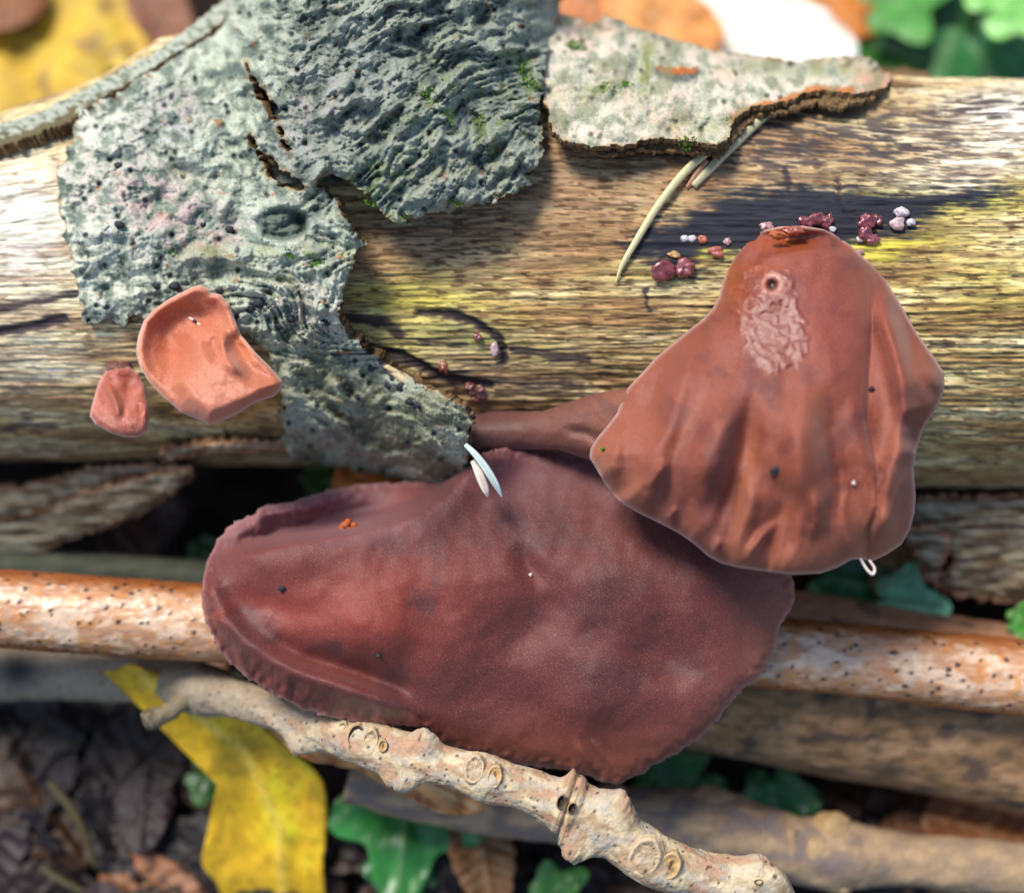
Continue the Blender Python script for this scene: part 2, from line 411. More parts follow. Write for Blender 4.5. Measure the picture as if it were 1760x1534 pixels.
def wood_color(px, py, X, th):
    Xs = X
    arc = th * 380
    grain = .6 * fbm(Xs / 70, arc / 5.0, 4, 11) + .6 * fbm(Xs / 260, arc / 6.5, 4, 12)
    dash = sst(.14, .44, fbm(Xs / 36, arc / 3.4, 3, 21) + .30 * fbm(Xs / 130, arc / 34, 3, 23))
    broad = fbm(Xs / 260, arc / 60, 4, 31)
    c = np.ones(px.shape + (3,)) * col(212, 186, 126)
    c = mixc(c, col(222, 204, 158), sst(-.05, .55, broad + .3 * grain))
    c = mixc(c, col(146, 112, 72), sst(.0, .5, -broad + .35 * grain) * .85)
    # regions of the weathered surface, with painted brightness and underside shade
    wob = 30 * fbm(px / 120, py / 50, 3, 41)
    def reg(x, y, rx, ry, rot=0, e=1.0): return np.clip(spot(px + wob, py + wob * .6, x, y, rx, ry, rot) * e, 0, 1)
    brownish = np.clip(reg(960, 340, 330, 110, -4) + reg(700, 430, 140, 60) + reg(1240, 250, 260, 60) + reg(900, 650, 260, 60) * .6, 0, 1)
    c = mixc(c, col(140, 104, 80), brownish * (.40 + .35 * sst(-.4, .4, grain)))
    pale = np.clip(reg(20, 390, 180, 150) * 1.1 + reg(1740, 200, 170, 60) + reg(1680, 300, 160, 40) * .7 + reg(60, 630, 150, 60) * .5, 0, 1)
    c = mixc(c, col(246, 240, 224), pale * .9)  # pale weathered wood, with blown-out brightness painted into it
    yel = np.clip(reg(715, 515, 130, 42, 3) + reg(1690, 350, 110, 26, -4) + reg(1520, 432, 90, 15, -6) * 1.3 + reg(1240, 436, 50, 12) * 1.3 + reg(650, 600, 120, 40) * .5 + reg(1700, 500, 130, 70) * .45, 0, 1)
    c = mixc(c, col(206, 190, 84), yel * .9)
    grn = np.clip(reg(800, 580, 120, 26, 6) + reg(1190, 470, 150, 26) * .8 + reg(700, 500, 60, 16) * .5 + reg(1600, 400, 60, 16) * .7 + reg(1530, 350, 220, 22), 0, 1)
    c = mixc(c, col(112, 116, 56), grn * (.4 + .5 * sst(-.2, .5, grain)))
    orange = reg(400, 690, 120, 30) + reg(200, 680, 120, 50) * .35
    c = mixc(c, col(206, 138, 66), np.clip(orange, 0, 1) * .8)
    low = sst(640, 850, py + wob * .6)  # shaded lower side of the log, painted darker into the wood
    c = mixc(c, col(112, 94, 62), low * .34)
    # grain: dark short dashes and long fibre lines
    c = mixc(c, col(78, 54, 36), dash * .72 * (1 - .55 * pale))
    c = c * (1 + .32 * grain)[..., None]
    fine = fbm(Xs / 34, arc / 2.4, 2, 77)
    c = c * (1 + .16 * fine)[..., None]
    # grey mottle along the upper right side
    mot = np.clip(reg(1500, 250, 330, 60, 2) + reg(1690, 185, 160, 22, -3) * 1.2 + reg(1290, 250, 130, 40), 0, 1)
    mm = sst(-.15, .25, fbm(Xs / 60, arc / 9, 5, 51) + .25 * (mot - .6))
    c = mixc(c, col(66, 58, 60), mot * mm * .85)
    st2 = sst(.12, .5, fbm(Xs / 170, arc / 15, 4, 57) + .25 * fbm(Xs / 30, arc / 5, 3, 58)) * (1 - .6 * pale)
    c = mixc(c, col(104, 74, 52), st2 * .42)
    # black crust with its own ragged outline
    st = poly_sdf(px + 9 * fbm(px / 40, py / 14, 3, 61), py + 9 * fbm(px / 60, py / 18, 3, 62),
                  [(1060, 420), (1100, 395), (1180, 375), (1215, 345), (1280, 325), (1420, 318), (1560, 335), (1680, 322), (1760, 330), (1690, 350), (1600, 368), (1585, 400), (1500, 412), (1480, 425), (1300, 440), (1210, 436), (1190, 470), (1130, 452), (1080, 440)])
    stain = sst(14, -16, st + 26 * grain + 10 * fbm(Xs / 30, arc / 6, 3, 63))
    c = mixc(c, col(38, 40, 50), stain * .96)
    c = mixc(c, col(210, 194, 78), np.clip(reg(1530, 428, 70, 12, -7) * 1.6 + reg(1240, 432, 34, 9) * 1.5, 0, 1) * sst(-.5, .3, grain))
    for P, wd_, a in (([(720, 538), (780, 540), (830, 562), (862, 585), (866, 620)], 11, .9), ([(600, 545), (660, 552), (690, 575)], 14, .7), ([(580, 590), (690, 610), (760, 650), (840, 662)], 13, .8),
                      ([(720, 586), (800, 592)], 7, .6), ([(880, 600), (950, 612), (1010, 618)], 10, .75), ([(0, 570), (60, 560), (110, 548)], 14, .85), ([(-20, 530), (50, 520), (130, 505)], 10, .8),
                      ([(0, 740), (40, 728), (90, 735)], 10, .5), ([(1110, 500), (1114, 530)], 6, .8), ([(1350, 290), (1356, 330)], 9, .8), ([(1440, 305), (1450, 350), (1470, 375)], 6, .7), ([(640, 610), (860, 655), (1000, 662)], 10, .5)):
        d, _, t = line(px + 5 * fbm(px / 25, py / 12, 2, 71), py + 4 * fbm(px / 30, py / 12, 2, 72), P)
        c = mixc(c, col(52, 42, 48), sst(wd_, wd_ * .35, d + 4 * grain) * a)
    c = mixc(c, col(150, 92, 84), np.clip(spot(px, py, 40, 440, 60, 20, -12) + spot(px, py, 20, 470, 50, 10), 0, 1) * sst(0, .4, grain) * .8)
    return np.clip(c, 6, 252)

Xg = np.concatenate([np.linspace(-1750, -1130, 60)[:-1], np.linspace(-1130, 1130, 800), np.linspace(1130, 1750, 60)[1:]])
thv = np.linspace(-.02 * np.pi, .98 * np.pi, 600)      # the side that can be seen is sampled finely
thb = np.linspace(.98 * np.pi, 1.98 * np.pi, 80)[1:-1]
th = np.concatenate([thv, thb])
XX, TT = np.meshgrid(Xg, th, indexing='ij')
r_ = log_r(XX); rt = log_rt(XX)
det = 5 * fbm(XX / 300, TT * 3, 3, 5) + 3.4 * fbm(XX / 160, TT * 46, 4, 6) + 1.6 * fbm(XX / 60, TT * 95, 2, 7)
yy = np.where(np.cos(TT) > 0, rt, r_) * np.cos(TT); ww = r_ * np.sin(TT)
sc_ = 1 + det / 380.
PXg, PYg = toPix(XX, log_yc(XX) + yy * sc_, WC + ww * sc_)
crk = 0
for P, dep in (([(720, 538), (780, 540), (830, 562), (862, 585), (866, 620)], 10), ([(0, 570), (60, 560), (110, 548)], 7), ([(580, 590), (690, 610), (760, 650), (840, 662)], 10), ([(1440, 305), (1450, 350), (1470, 375)], 4)):
    d, _, _ = line(PXg + 5 * fbm(PXg / 25, PYg / 12, 2, 71), PYg, P); crk = crk + dep * sst(12, 2, d) * (np.sin(TT) > 0)
sc_ = sc_ - crk / 380.
Yw = log_yc(XX) + yy * sc_; Ww = WC + ww * sc_
H, K = XX.shape; idx = np.arange(H * K).reshape(H, K)
nxt = np.roll(idx, -1, 1)
fq = np.stack([idx[:-1], idx[1:], nxt[1:], nxt[:-1]], -1).reshape(-1, 4)
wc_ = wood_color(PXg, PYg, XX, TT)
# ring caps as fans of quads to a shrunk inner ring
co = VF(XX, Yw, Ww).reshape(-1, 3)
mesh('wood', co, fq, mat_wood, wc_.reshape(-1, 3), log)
for e in (0, -1):
    ctr = np.array([[XX[e, 0], log_yc(XX[e, 0]), WC]])
    ring = VF(XX[e], Yw[e], Ww[e]); cc = VF(ctr[:, 0], ctr[:, 1], ctr[:, 2])
    v = np.vstack([ring, cc]); k = len(ring)
    f = np.stack([np.arange(k), np.roll(np.arange(k), -1), np.full(k, k)], -1)
    mesh('cut_end', v, f, mat_wood, col(170, 140, 96), log)
# the stump of a side branch under the bark
a = np.linspace(0, 2 * np.pi, 140, endpoint=False); hs = np.concatenate([np.linspace(150, 880, 110), np.full(8, 880)])
AA, HH = np.meshgrid(a, hs); shr = np.ones_like(AA); shr[110:] = np.linspace(.93, .02, 8)[:, None]
ca, sa = np.cos(AA) * 3, np.sin(AA) * 3
rg = ((RS - 24) + 16 * fbm(ca + HH / 170, sa + HH / 300, 4, 91) + 12 * ridged(ca * 1.6 + HH / 500, sa * 1.6, 3, 92)) * shr
HH = HH + np.where(HH > 820, 40 * fbm(ca * 1.2, sa * 1.2, 4, 93) + 10 * fbm(ca * 6 * shr, sa * 6 * shr, 2, 95), 0)
st = VF(XS + rg * np.cos(AA), log_yc(XS) + HH, -262 + rg * np.sin(AA) - .12 * HH)
nb_ = fbm(ca * 2 + HH / 60, sa * 2 + HH / 90, 4, 94)
sc__ = mixc(np.ones(AA.shape + (3,)) * col(110, 120, 112), col(164, 174, 164), sst(-.1, .5, nb_)); sc__ = mixc(sc__, col(70, 80, 70), sst(.1, .5, -nb_)); sc__ = mixc(sc__, col(150, 120, 84), (shr < 1) * 1.0)
idx = np.arange(AA.size).reshape(AA.shape); nxt = np.roll(idx, -1, 1)
mesh('branch_stump', st, np.stack([idx[:-1], nxt[:-1], nxt[1:], idx[1:]], -1).reshape(-1, 4), mat_bark, sc__.reshape(-1, 3), log)

# ---- bark
def bark_relief(px, py, dirx, diry, stri, bumps, seed):
    wx = px + 14 * fbm(px / 60, py / 60, 3, seed + 1); wy = py + 14 * fbm(px / 60, py / 60, 3, seed + 2)
    a = wx * dirx + wy * diry; b = -wx * diry + wy * dirx
    ux = px + 46 * fbm(px / 150, py / 150, 2, seed + 21); uy = py + 46 * fbm(px / 150, py / 150, 2, seed + 22)
    ga = ux * dirx + uy * diry; gb = -ux * diry + uy * dirx
    big = 14 * fbm(px / 150, py / 150, 3, seed + 3) + np.clip(stri, 0, 1) * (27 * (ridged(ga / 330, gb / 80, 2, seed + 23) - .3) + 11 * ridged(ga / 190, gb / 32, 2, seed + 24))
    s1 = ridged(a / 150, b / 30, 4, seed + 4) * 9 * stri
    s2 = fbm(a / 90, b / 12, 4, seed + 5) * 5.5 * stri
    lump = fbm(wx / 30, wy / 26, 5, seed + 6) * 3.2
    fl = fbm(wx / 74, wy / 52, 4, seed + 7) * 2.6; q = np.floor(fl * 1.6); fr = fl * 1.6 - q
    flake = (q + sst(.0, .07, fr)) * 6.0 * (.45 + .55 * stri)
    f1, f2, cid = worley(px / 17, py / 17, seed + 8)
    rad = .14 + .24 * cid
    bm = sst(rad, rad * .4, f1) * (cid > .62) * 4.5 * bumps * sst(-.35, .3, fbm(px / 70, py / 70, 2, seed + 15))
    p1, p2, pid = worley(px / 30, py / 30, seed + 12)
    pit = sst(.22, .07, p1) * (pid > .78) * 7
    return big, s1 + s2, lump, flake, bm, pit, fr

def flow_ab(px, py):
    ang = np.full(px.shape, -35.0)           # picture degrees, fibres of the bark
    ang = lerp(ang, -48, sst(560, 860, px) * sst(60, 250, py))
    ang = lerp(ang, 22, sst(400, 560, py) * sst(640, 420, px))
    ang = lerp(ang, -12, sst(360, 430, py) * sst(560, 640, py * 0 + 600) * sst(200, 420, px) * sst(470, 440, py))
    ang = lerp(ang, 28, sst(540, 640, py))
    a = np.radians(ang); return np.cos(a), np.sin(a)
EYE = (487, 385)
_ab = {}
def ab_fields(px, py):
    dx, dy = flow_ab(px, py)
    stri = np.clip(.35 + .75 * sst(420, 640, px) * sst(480, 380, py) + .5 * sst(400, 470, py) * sst(330, 450, px) - .25 * sst(540, 640, py), .2, 1.15)
    stri = lerp(stri, .8, sst(560, 640, py))
    bumps = np.clip(1.05 - stri, .1, 1) * (1 - .7 * sst(560, 640, py))
    return bark_relief(px, py, dx, dy, stri, bumps, 100) + (stri,)
def tongue_lift(px, py):
    return sst(470, 760, px) * sst(560, 720, py)
def w_ab(px, py, dist):
    big, s, lump, flake, bm, pit, fr, stri = ab_fields(px, py)
    base = surf(px, py)
    base = base + 150 * tongue_lift(px, py) * sst(600, 800, px) + 22
    # upper plate stands higher than the lower one along the crack and its fan edge is lifted
    up = sst(60, -60, poly_sdf(px, py, [(430, 235), (520, 322), (560, 298), (680, 385), (900, 340), (960, 200), (960, -260), (420, -260)]))
    base = base + 16 * up + 10 * sst(700, 900, px) * up
    # folds of the knot
    base = base + ridge(px, py, [(620, 330), (700, 270), (760, 160), (800, 60)], 22, 42) + ridge(px, py, [(700, 375), (790, 300), (870, 200), (900, 100)], 22, 32)
    base = base + ridge(px, py, [(430, 60), (520, 130), (600, 150), (700, 120)], 18, 45) - ridge(px, py, [(560, 60), (660, 90), (760, 60)], 16, 35)
    base = base + ridge(px, py, [(230, 190), (225, 260), (290, 320), (370, 350), (450, 350)], 12, 16) - ridge(px, py, [(252, 190), (250, 240), (300, 290), (400, 320)], 10, 14)
    for k_, P in enumerate(([(440, 425), (520, 440), (610, 418)], [(400, 455), (500, 470), (600, 450)], [(300, 440), (380, 440), (450, 452)], [(330, 480), (450, 495), (560, 480)], [(700, 350), (760, 290), (830, 190)], [(750, 350), (820, 280), (880, 190)], [(800, 345), (870, 270), (910, 200)], [(650, 340), (720, 290), (770, 200)], [(640, 250), (720, 200), (800, 110)], [(840, 335), (890, 270), (915, 215)], [(600, 290), (680, 240), (740, 150)], [(450, 90), (540, 60), (640, 40)], [(500, 200), (580, 190), (660, 160)], [(480, 600), (560, 650), (660, 740)], [(520, 580), (620, 660), (720, 780)], [(500, 660), (590, 730), (660, 790)])):
        base = base + ridge(px + 6 * fbm(px / 30, py / 30, 2, 140 + k_), py + 6 * fbm(px / 30, py / 30, 2, 150 + k_), P, 17, 11)
    # the eye-shaped bud scar with its ribs
    dx, dy = px - EYE[0], py - EYE[1]; rr = np.hypot(dx / 52, dy / 34)
    base = base + 12 * gs(rr - 1.05, .22) - 13 * sst(.95, .6, rr)
    for ex, ey, ax, ay, rt_ in ((478, 378, 27, 9, -12), (508, 392, 17, 12, -20), (474, 396, 22, 6, 4)):
        base = base + 12 * np.clip(spot(px, py, ex, ey, ax, ay, rt_) * 1.5 - .2, 0, 1)
    # dents and edges curling off the log
    base = base - 16 * spot(px, py, 240, 545, 60, 30) - 10 * spot(px, py, 330, 470, 90, 16)
    curl = gs(dist, 20) * (8 * up + 14 * tongue_lift(px, py)) - gs(dist, 5) * 4
    return base + big + s + lump + flake + bm - pit * .7 + curl
def c_ab(px, py, dist, w):
    big, s, lump, flake, bm, pit, fr, stri = ab_fields(px, py)
    n1 = fbm(px / 90, py / 90, 4, 201); n2 = fbm(px / 28, py / 28, 4, 202); n3 = fbm(px / 9, py / 9, 3, 203)
    c = np.ones(px.shape + (3,)) * col(132, 142, 128)
    c = mixc(c, col(186, 194, 180), sst(-.3, .5, n2 + .4 * n3 + .05 * (s + lump)))
    c = mixc(c, col(84, 98, 96), sst(-.1, .7, -n2 + .3 * n1 - .05 * (s + lump)) * .8)
    knot = sst(420, 560, px + 50 * n1) * sst(420, 330, py)
    c = mixc(c, col(104, 118, 114), knot * .55 * sst(-.4, .4, -n2))
    left = sst(420, 160, px + 60 * n1) * sst(620, 480, py)
    c = mixc(c, col(222, 222, 214), left * .75 * sst(-.5, .4, n2 + .5 * n3))
    pink = np.clip(spot(px, py, 250, 340, 120, 60, 20) + spot(px, py, 380, 410, 140, 40, 10) + spot(px, py, 300, 190, 60, 40) * .5 + spot(px, py, 560, 180, 80, 50) * .5 + spot(px, py, 540, 520, 70, 80) * .6 + spot(px, py, 800, 300, 140, 50, -40) * .45, 0, 1)
    c = mixc(c, col(196, 164, 168), pink * .8 * sst(-.4, .4, n2))
    lil = np.clip(spot(px, py, 290, 220, 50, 60) + spot(px, py, 620, 120, 120, 80) + spot(px, py, 520, 250, 60, 60), 0, 1)
    c = mixc(c, col(164, 162, 190), lil * .5 * sst(-.2, .5, n3 + n2))
    tw = sst(560, 680, py + 40 * n1)
    c = mixc(c, col(128, 128, 104), tw * .8); c = mixc(c, col(84, 84, 68), tw * sst(-.1, .5, n2 + n3) * .6)
    c = mixc(c, col(150, 140, 104), tw * sst(560, 480, px) * .5)
    moss = np.clip(spot(px, py, 900, 140, 40, 50) + spot(px, py, 760, 200, 90, 120, 30) * .6 + spot(px, py, 640, 310, 60, 40) * .7 + spot(px, py, 540, 450, 110, 30, -8) * .8 + spot(px, py, 400, 430, 80, 14) * .6 + spot(px, py, 860, 230, 60, 80) * .5 + spot(px, py, 700, 370, 30, 20), 0, 1)
    c = mixc(c, col(92, 116, 52), np.clip(1.3 * moss * sst(-.25, .35, n2 + .5 * n3 - .03 * s), 0, 1) * .85)
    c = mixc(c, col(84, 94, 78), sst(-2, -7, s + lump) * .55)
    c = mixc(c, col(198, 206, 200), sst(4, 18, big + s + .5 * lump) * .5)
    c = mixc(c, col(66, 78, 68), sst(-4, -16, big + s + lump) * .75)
    # lenticels: dark round warts, pale flakes, rusty breaks
    c = mixc(c, col(92, 104, 108), np.clip(bm / 4.5, 0, 1) * .6)
    c = mixc(c, col(44, 48, 52), np.clip(pit / 7, 0, 1) * .9)
    c = mixc(c, col(202, 210, 206), sst(.0, .08, fr) * sst(.3, .12, fr) * .35)
    c = mixc(c, col(158, 100, 66), sst(.72, .85, fbm(px / 30, py / 18, 3, 240)) * .6)
    rr = np.hypot((px - EYE[0]) / 52, (py - EYE[1]) / 34)
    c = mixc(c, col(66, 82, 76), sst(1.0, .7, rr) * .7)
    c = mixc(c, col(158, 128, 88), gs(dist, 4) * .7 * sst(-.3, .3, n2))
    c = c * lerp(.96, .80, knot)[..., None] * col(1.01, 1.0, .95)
    return np.clip(c, 10, 245)
AB = [(370, -260), (975, -260), (968, 0), (962, 26), (946, 60), (936, 120), (928, 180), (936, 230), (925, 285), (902, 300), (908, 316), (885, 335), (852, 338), (855, 350), (800, 352), (770, 362), (735, 370), (700, 378), (680, 388), (650, 362), (630, 340), (604, 316), (575, 300), (556, 298), (543, 318), (520, 322), (500, 300), (480, 285), (455, 262), (424, 226), (432, 250), (450, 282), (470, 312), (500, 325), (530, 322), (556, 326), (580, 345), (594, 378), (602, 398), (628, 422), (606, 445), (596, 490), (584, 540), (594, 568), (622, 592), (662, 622), (700, 646), (730, 662), (765, 682), (800, 700), (814, 716), (806, 742), (808, 772), (800, 800), (796, 828), (778, 844), (740, 836), (700, 826), (640, 815), (575, 803), (500, 790), (488, 760), (482, 720), (488, 690), (474, 660), (462, 610), (430, 575), (380, 556), (320, 548), (270, 560), (232, 540), (214, 560), (190, 548), (168, 556), (145, 552), (134, 505), (122, 450), (112, 400), (98, 345), (102, 290), (124, 235), (132, 190), (160, 168), (215, 142), (290, 96), (340, 60), (382, 14)]
slit = [(420, 104), (436, 128), (458, 163), (478, 193), (494, 254), (486, 250), (476, 215), (460, 196), (440, 162), (426, 130)]
plate = sheet('bark_plate', AB, w_ab, c_ab, [mat_bark, mat_cork], 20, step=2.3, holes=[slit], rough_edge=8, edge_scale=22, parent=log)

# right flap, lifted clear of the wood
def fields_c(px, py): return bark_relief(px, py, .25, -.97, .35, .8, 300)
def w_c(px, py, dist):
    big, s, lump, flake, bm, pit, fr = fields_c(px, py)
    base = surf(px, py); base = np.maximum(base, -230 - .4 * (150 - py))
    lift = 34 + 24 * sst(120, 245, py) + 20 * sst(1250, 1500, px) * sst(100, 160, py)
    return base + lift + .8 * big + .8 * s + .7 * lump + .8 * flake + .5 * bm - .5 * pit + 5 * gs(dist, 12) - ridge(px, py, [(1100, 60), (1085, 140), (1060, 240)], 9, 9) - ridge(px, py, [(1040, 35), (1015, 110), (1000, 200)], 6, 9)
def c_c(px, py, dist, w):
    big, s, lump, flake, bm, pit, fr = fields_c(px, py)
    n1 = fbm(px / 80, py / 80, 4, 401); n2 = fbm(px / 24, py / 24, 4, 402); n3 = fbm(px / 8, py / 8, 3, 403)
    c = np.ones(px.shape + (3,)) * col(186, 190, 182)
    c = mixc(c, col(214, 208, 206), sst(-.2, .5, n2 + .4 * n3)); c = mixc(c, col(206, 182, 178), sst(.0, .6, n1) * .55)
    c = mixc(c, col(128, 140, 128), sst(.05, .6, -n2 + .4 * n3) * .7)
    c = mixc(c, col(108, 124, 72), np.clip(spot(px, py, 1040, 155, 60, 14, -10) + spot(px, py, 1110, 110, 16, 60, 8) + spot(px, py, 1200, 215, 80, 18) * .6 + spot(px, py, 1430, 120, 60, 12) * .8 + spot(px, py, 1310, 115, 60, 14) * .6, 0, 1) * sst(-.3, .3, n2) * .85)
    c = mixc(c, col(92, 104, 98), np.clip(bm / 4.5, 0, 1) * .6); c = mixc(c, col(64, 66, 60), np.clip(pit / 7, 0, 1) * .75)
    c = mixc(c, col(78, 84, 88), sst(6, -4, poly_sdf(px + 5 * n2, py + 5 * n3, [(1124, 118), (1160, 122), (1200, 118), (1194, 136), (1160, 140), (1130, 132)])) * .8)
    c = mixc(c, col(178, 98, 44), sst(5, -3, poly_sdf(px + 6 * n2, py + 4 * n3, [(1130, 116), (1196, 118), (1188, 126), (1140, 127)])))
    d, _, _ = line(px, py, [(1262, 205), (1300, 184), (1350, 176), (1400, 156), (1460, 158)])
    c = mixc(c, col(186, 108, 54), sst(13, 3, d + 5 * n2) * .8)
    c = mixc(c, col(196, 152, 132), sst(1440, 1510, px + 30 * n2) * sst(108, 130, py) * .8)
    c = mixc(c, col(120, 128, 108), sst(.1, .5, fbm(px / 45, py / 45, 4, 409)) * .6)
    c = mixc(c, col(150, 122, 84), gs(dist, 5) * .6 * sst(-.3, .3, n2))
    return np.clip(c * col(1.0, .96, .88), 10, 248)
CC = [(946, 46), (966, 24), (1000, 30), (1012, 46), (1030, 30), (1044, 26), (1080, 42), (1130, 58), (1180, 74), (1230, 86), (1300, 95), (1370, 106), (1420, 98), (1466, 96), (1494, 98), (1512, 114), (1532, 128), (1524, 148), (1490, 160), (1440, 158), (1400, 154), (1350, 175), (1300, 181), (1262, 204), (1254, 236), (1232, 250), (1170, 240), (1130, 236), (1080, 248), (1020, 252), (965, 240), (950, 225), (945, 200), (934, 170), (930, 120)]
flap = sheet('bark_flap', CC, w_c, c_c, [mat_bark, mat_cork], 11, step=2.5, rough_edge=4, edge_scale=14, parent=log)
# layer of cork showing under the flap's lower border
def w_under(px, py, dist): return w_c(px, py, dist * 0 + 40) - 22 + 5 * fbm(px / 9, py / 9, 3, 420)
def c_under(px, py, dist, w):
    n = fbm(px / 10, py / 8, 4, 421); c = np.ones(px.shape + (3,)) * col(120, 100, 72)
    c = mixc(c, col(84, 92, 52), sst(-.1, .4, n)); return mixc(c, col(176, 150, 112), sst(.2, .6, -n))
sheet('bark_inner_layer', [(975, 225), (1080, 215), (1240, 215), (1262, 180), (1330, 150), (1440, 130), (1528, 118), (1532, 140), (1500, 168), (1440, 184), (1400, 178), (1350, 192), (1300, 200), (1270, 232), (1240, 268), (1170, 262), (1100, 258), (1050, 268), (985, 254)], w_under, c_under, [mat_cork, mat_cork], 7, step=3, rough_edge=5, edge_scale=10, parent=log)
sheet('bark_inner_layer', [(1520, 118), (1560, 118), (1596, 126), (1600, 142), (1570, 150), (1525, 150)], lambda x, y, d: surf(x, y) + 14 + 4 * fbm(x / 9, y / 9, 3, 430), c_under, [mat_cork, mat_cork], 14, step=3, rough_edge=3, edge_scale=9, parent=log)

# curled strip along the upper left
SP = [(-160, 262), (0, 212), (60, 196), (120, 166), (200, 124), (262, 92), (330, 44), (392, -8), (410, 2), (400, 22), (352, 60), (292, 98), (218, 146), (152, 182), (122, 206), (60, 232), (0, 250), (-160, 300)]
def strip_mid(px): return np.interp(px, [-160, 0, 60, 120, 200, 262, 330, 392], [280, 231, 213, 185, 148, 117, 72, 22])
def w_d(px, py, dist):
    t = (py - strip_mid(px)) / 24.0
    return surf(px, strip_mid(px) + 30) + 4 + 22 * t * np.abs(t) + 14 * t + 4 * fbm(px / 24, py / 12, 4, 501) + 5 * fbm(px / 90, py / 90, 2, 502)
def c_d(px, py, dist, w):
    t = (py - strip_mid(px)) / 20.0; n = fbm(px / 16, py / 9, 4, 511)
    c = np.ones(px.shape + (3,)) * col(172, 174, 158); c = mixc(c, col(116, 124, 104), sst(-.1, .5, n))
    return mixc(c, col(96, 84, 56), sst(.0, .5, t + .5 * n) * .9)
sheet('bark_strip', SP, w_d, c_d, [mat_bark, mat_cork], 22, step=2.6, rough_edge=4, edge_scale=12, parent=log)

# torn bark hanging below the log
def c_frag(px, py, dist, w):
    n = fbm(px / 60, py / 10, 4, 521); c = np.ones(px.shape + (3,)) * col(140, 124, 98)
    c = mixc(c, col(178, 166, 140), sst(-.1, .5, n)); c = mixc(c, col(96, 74, 54), sst(0, .5, -n))
    return mixc(c, col(166, 96, 66), gs(dist, 7) * .6)
def frag(poly, w0, gxw, gyw, thick, seed, amp=8):
    P = np.asarray(poly, float); c0 = P.mean(0)
    sheet('torn_bark', poly, lambda x, y, d: w0 + gxw * (x - c0[0]) + gyw * (y - c0[1]) + amp * (.7 * fbm(x / 90, y / 40, 3, seed) + .6 * fbm(x / 60, y / 11, 3, seed + 1)) - 10 * gs(d, 10), c_frag, [mat_bark, mat_cork], thick, step=3, rough_edge=7, edge_scale=14, parent=log, seed=seed)
frag([(-120, 905), (0, 890), (60, 880), (130, 850), (220, 822), (300, 800), (332, 806), (330, 830), (300, 846), (268, 872), (200, 900), (120, 930), (60, 955), (0, 985), (-120, 1020)], -330, .12, -.9, 26, 531)
frag([(-120, 850), (0, 838), (70, 826), (150, 806), (300, 790), (310, 806), (200, 830), (110, 868), (40, 890), (-120, 900)], -300, .1, -.6, 22, 532)
frag([(268, 772), (330, 760), (420, 756), (505, 758), (512, 770), (440, 776), (340, 782), (290, 792)], -150, .0, -.9, 16, 533, 5)
frag([(1545, 862), (1600, 850), (1680, 852), (1900, 846), (1900, 1040), (1760, 1036), (1690, 1032), (1625, 1022), (1612, 1000), (1640, 960), (1600, 930), (1570, 915), (1555, 890)], -300, .05, -.55, 34, 534, 16)
frag([(1550, 900), (1600, 905), (1640, 925), (1625, 960), (1612, 1012), (1590, 1000), (1580, 960), (1556, 935)], -235, .1, -.3, 22, 535, 8)

# splinters at the broken end of the bark tongue
for k, (x0, y0, x1, y1, wd_) in enumerate([(668, 632, 720, 668, 8), (704, 655, 752, 690, 9), (716, 640, 728, 668, 8), (740, 672, 800, 712, 8), (770, 676, 814, 716, 5), (786, 690, 806, 738, 6), (700, 660, 770, 700, 6), (798, 704, 818, 716, 4), (800, 744, 812, 760, 4), (650, 620, 690, 642, 5)]):
    w_ = float(surf(np.array([(x0 + x1) / 2.]), np.array([(y0 + y1) / 2.]))[0]) + 50 + 55 * (x0 - 650) / 150.
    tube('splinter', [(x0, y0, w_, wd_ * .7), ((x0 + x1) / 2, (y0 + y1) / 2 + 2, w_ + 6, wd_), (x1, y1, w_ + 4, wd_ * .25)], mat_cork if k % 3 else mat_grass, lambda s, t, x, y: np.ones(s.shape + (3,)) * col(206, 184, 142), n=5, seg=6, parent=plate, bump=lambda s, t, r: r * .35 * fbm(s / 12, t * 2, 2, k))
# moss cushions: many tiny leaves each
def moss(px, py, w, r, nblade, seed, on):
    g_ = np.random.default_rng(seed); v = []; f = []
    for i in range(nblade):
        a, q = g_.uniform(0, 6.28), r * math.sqrt(g_.uniform(0, 1)); bx, by = px + q * math.cos(a), py + q * math.sin(a) * .8
        h = g_.uniform(6, 14) * (1.1 - q / r * .5); aa = g_.uniform(0, 6.28); l = g_.uniform(2.5, 5)
        tip = (bx + l * 1.6 * math.cos(aa), by + l * 1.6 * math.sin(aa), w + h)
        for (x, y, z) in ((bx - 2 * math.sin(aa), by + 2 * math.cos(aa), w - 3), (bx + 2 * math.sin(aa), by - 2 * math.cos(aa), w - 3), tip): v.append(V(x, y, z))
        f.append((3 * i, 3 * i + 1, 3 * i + 2))
    o = mesh('moss_tuft', np.array(v), np.array(f), mat_moss, col(110, 150, 50), on, smooth=False); o['kind'] = 'stuff'
def onAB(x, y): return float(w_ab(np.array([float(x)]), np.array([float(y)]), np.array([60.]))[0])
def onC(x, y): return float(w_c(np.array([float(x)]), np.array([float(y)]), np.array([60.]))[0])
def onW(x, y): return float(surf(np.array([float(x)]), np.array([float(y)]))[0])
for k, (x, y, r, nb) in enumerate([(905, 150, 24, 90), (900, 120, 16, 40), (640, 340, 20, 46), (500, 436, 12, 22), (290, 432, 12, 22), (545, 455, 12, 22), (735, 160, 12, 20), (770, 200, 14, 26), (785, 345, 14, 30)]): moss(x, y, onAB(x, y), r, nb, k, plate)
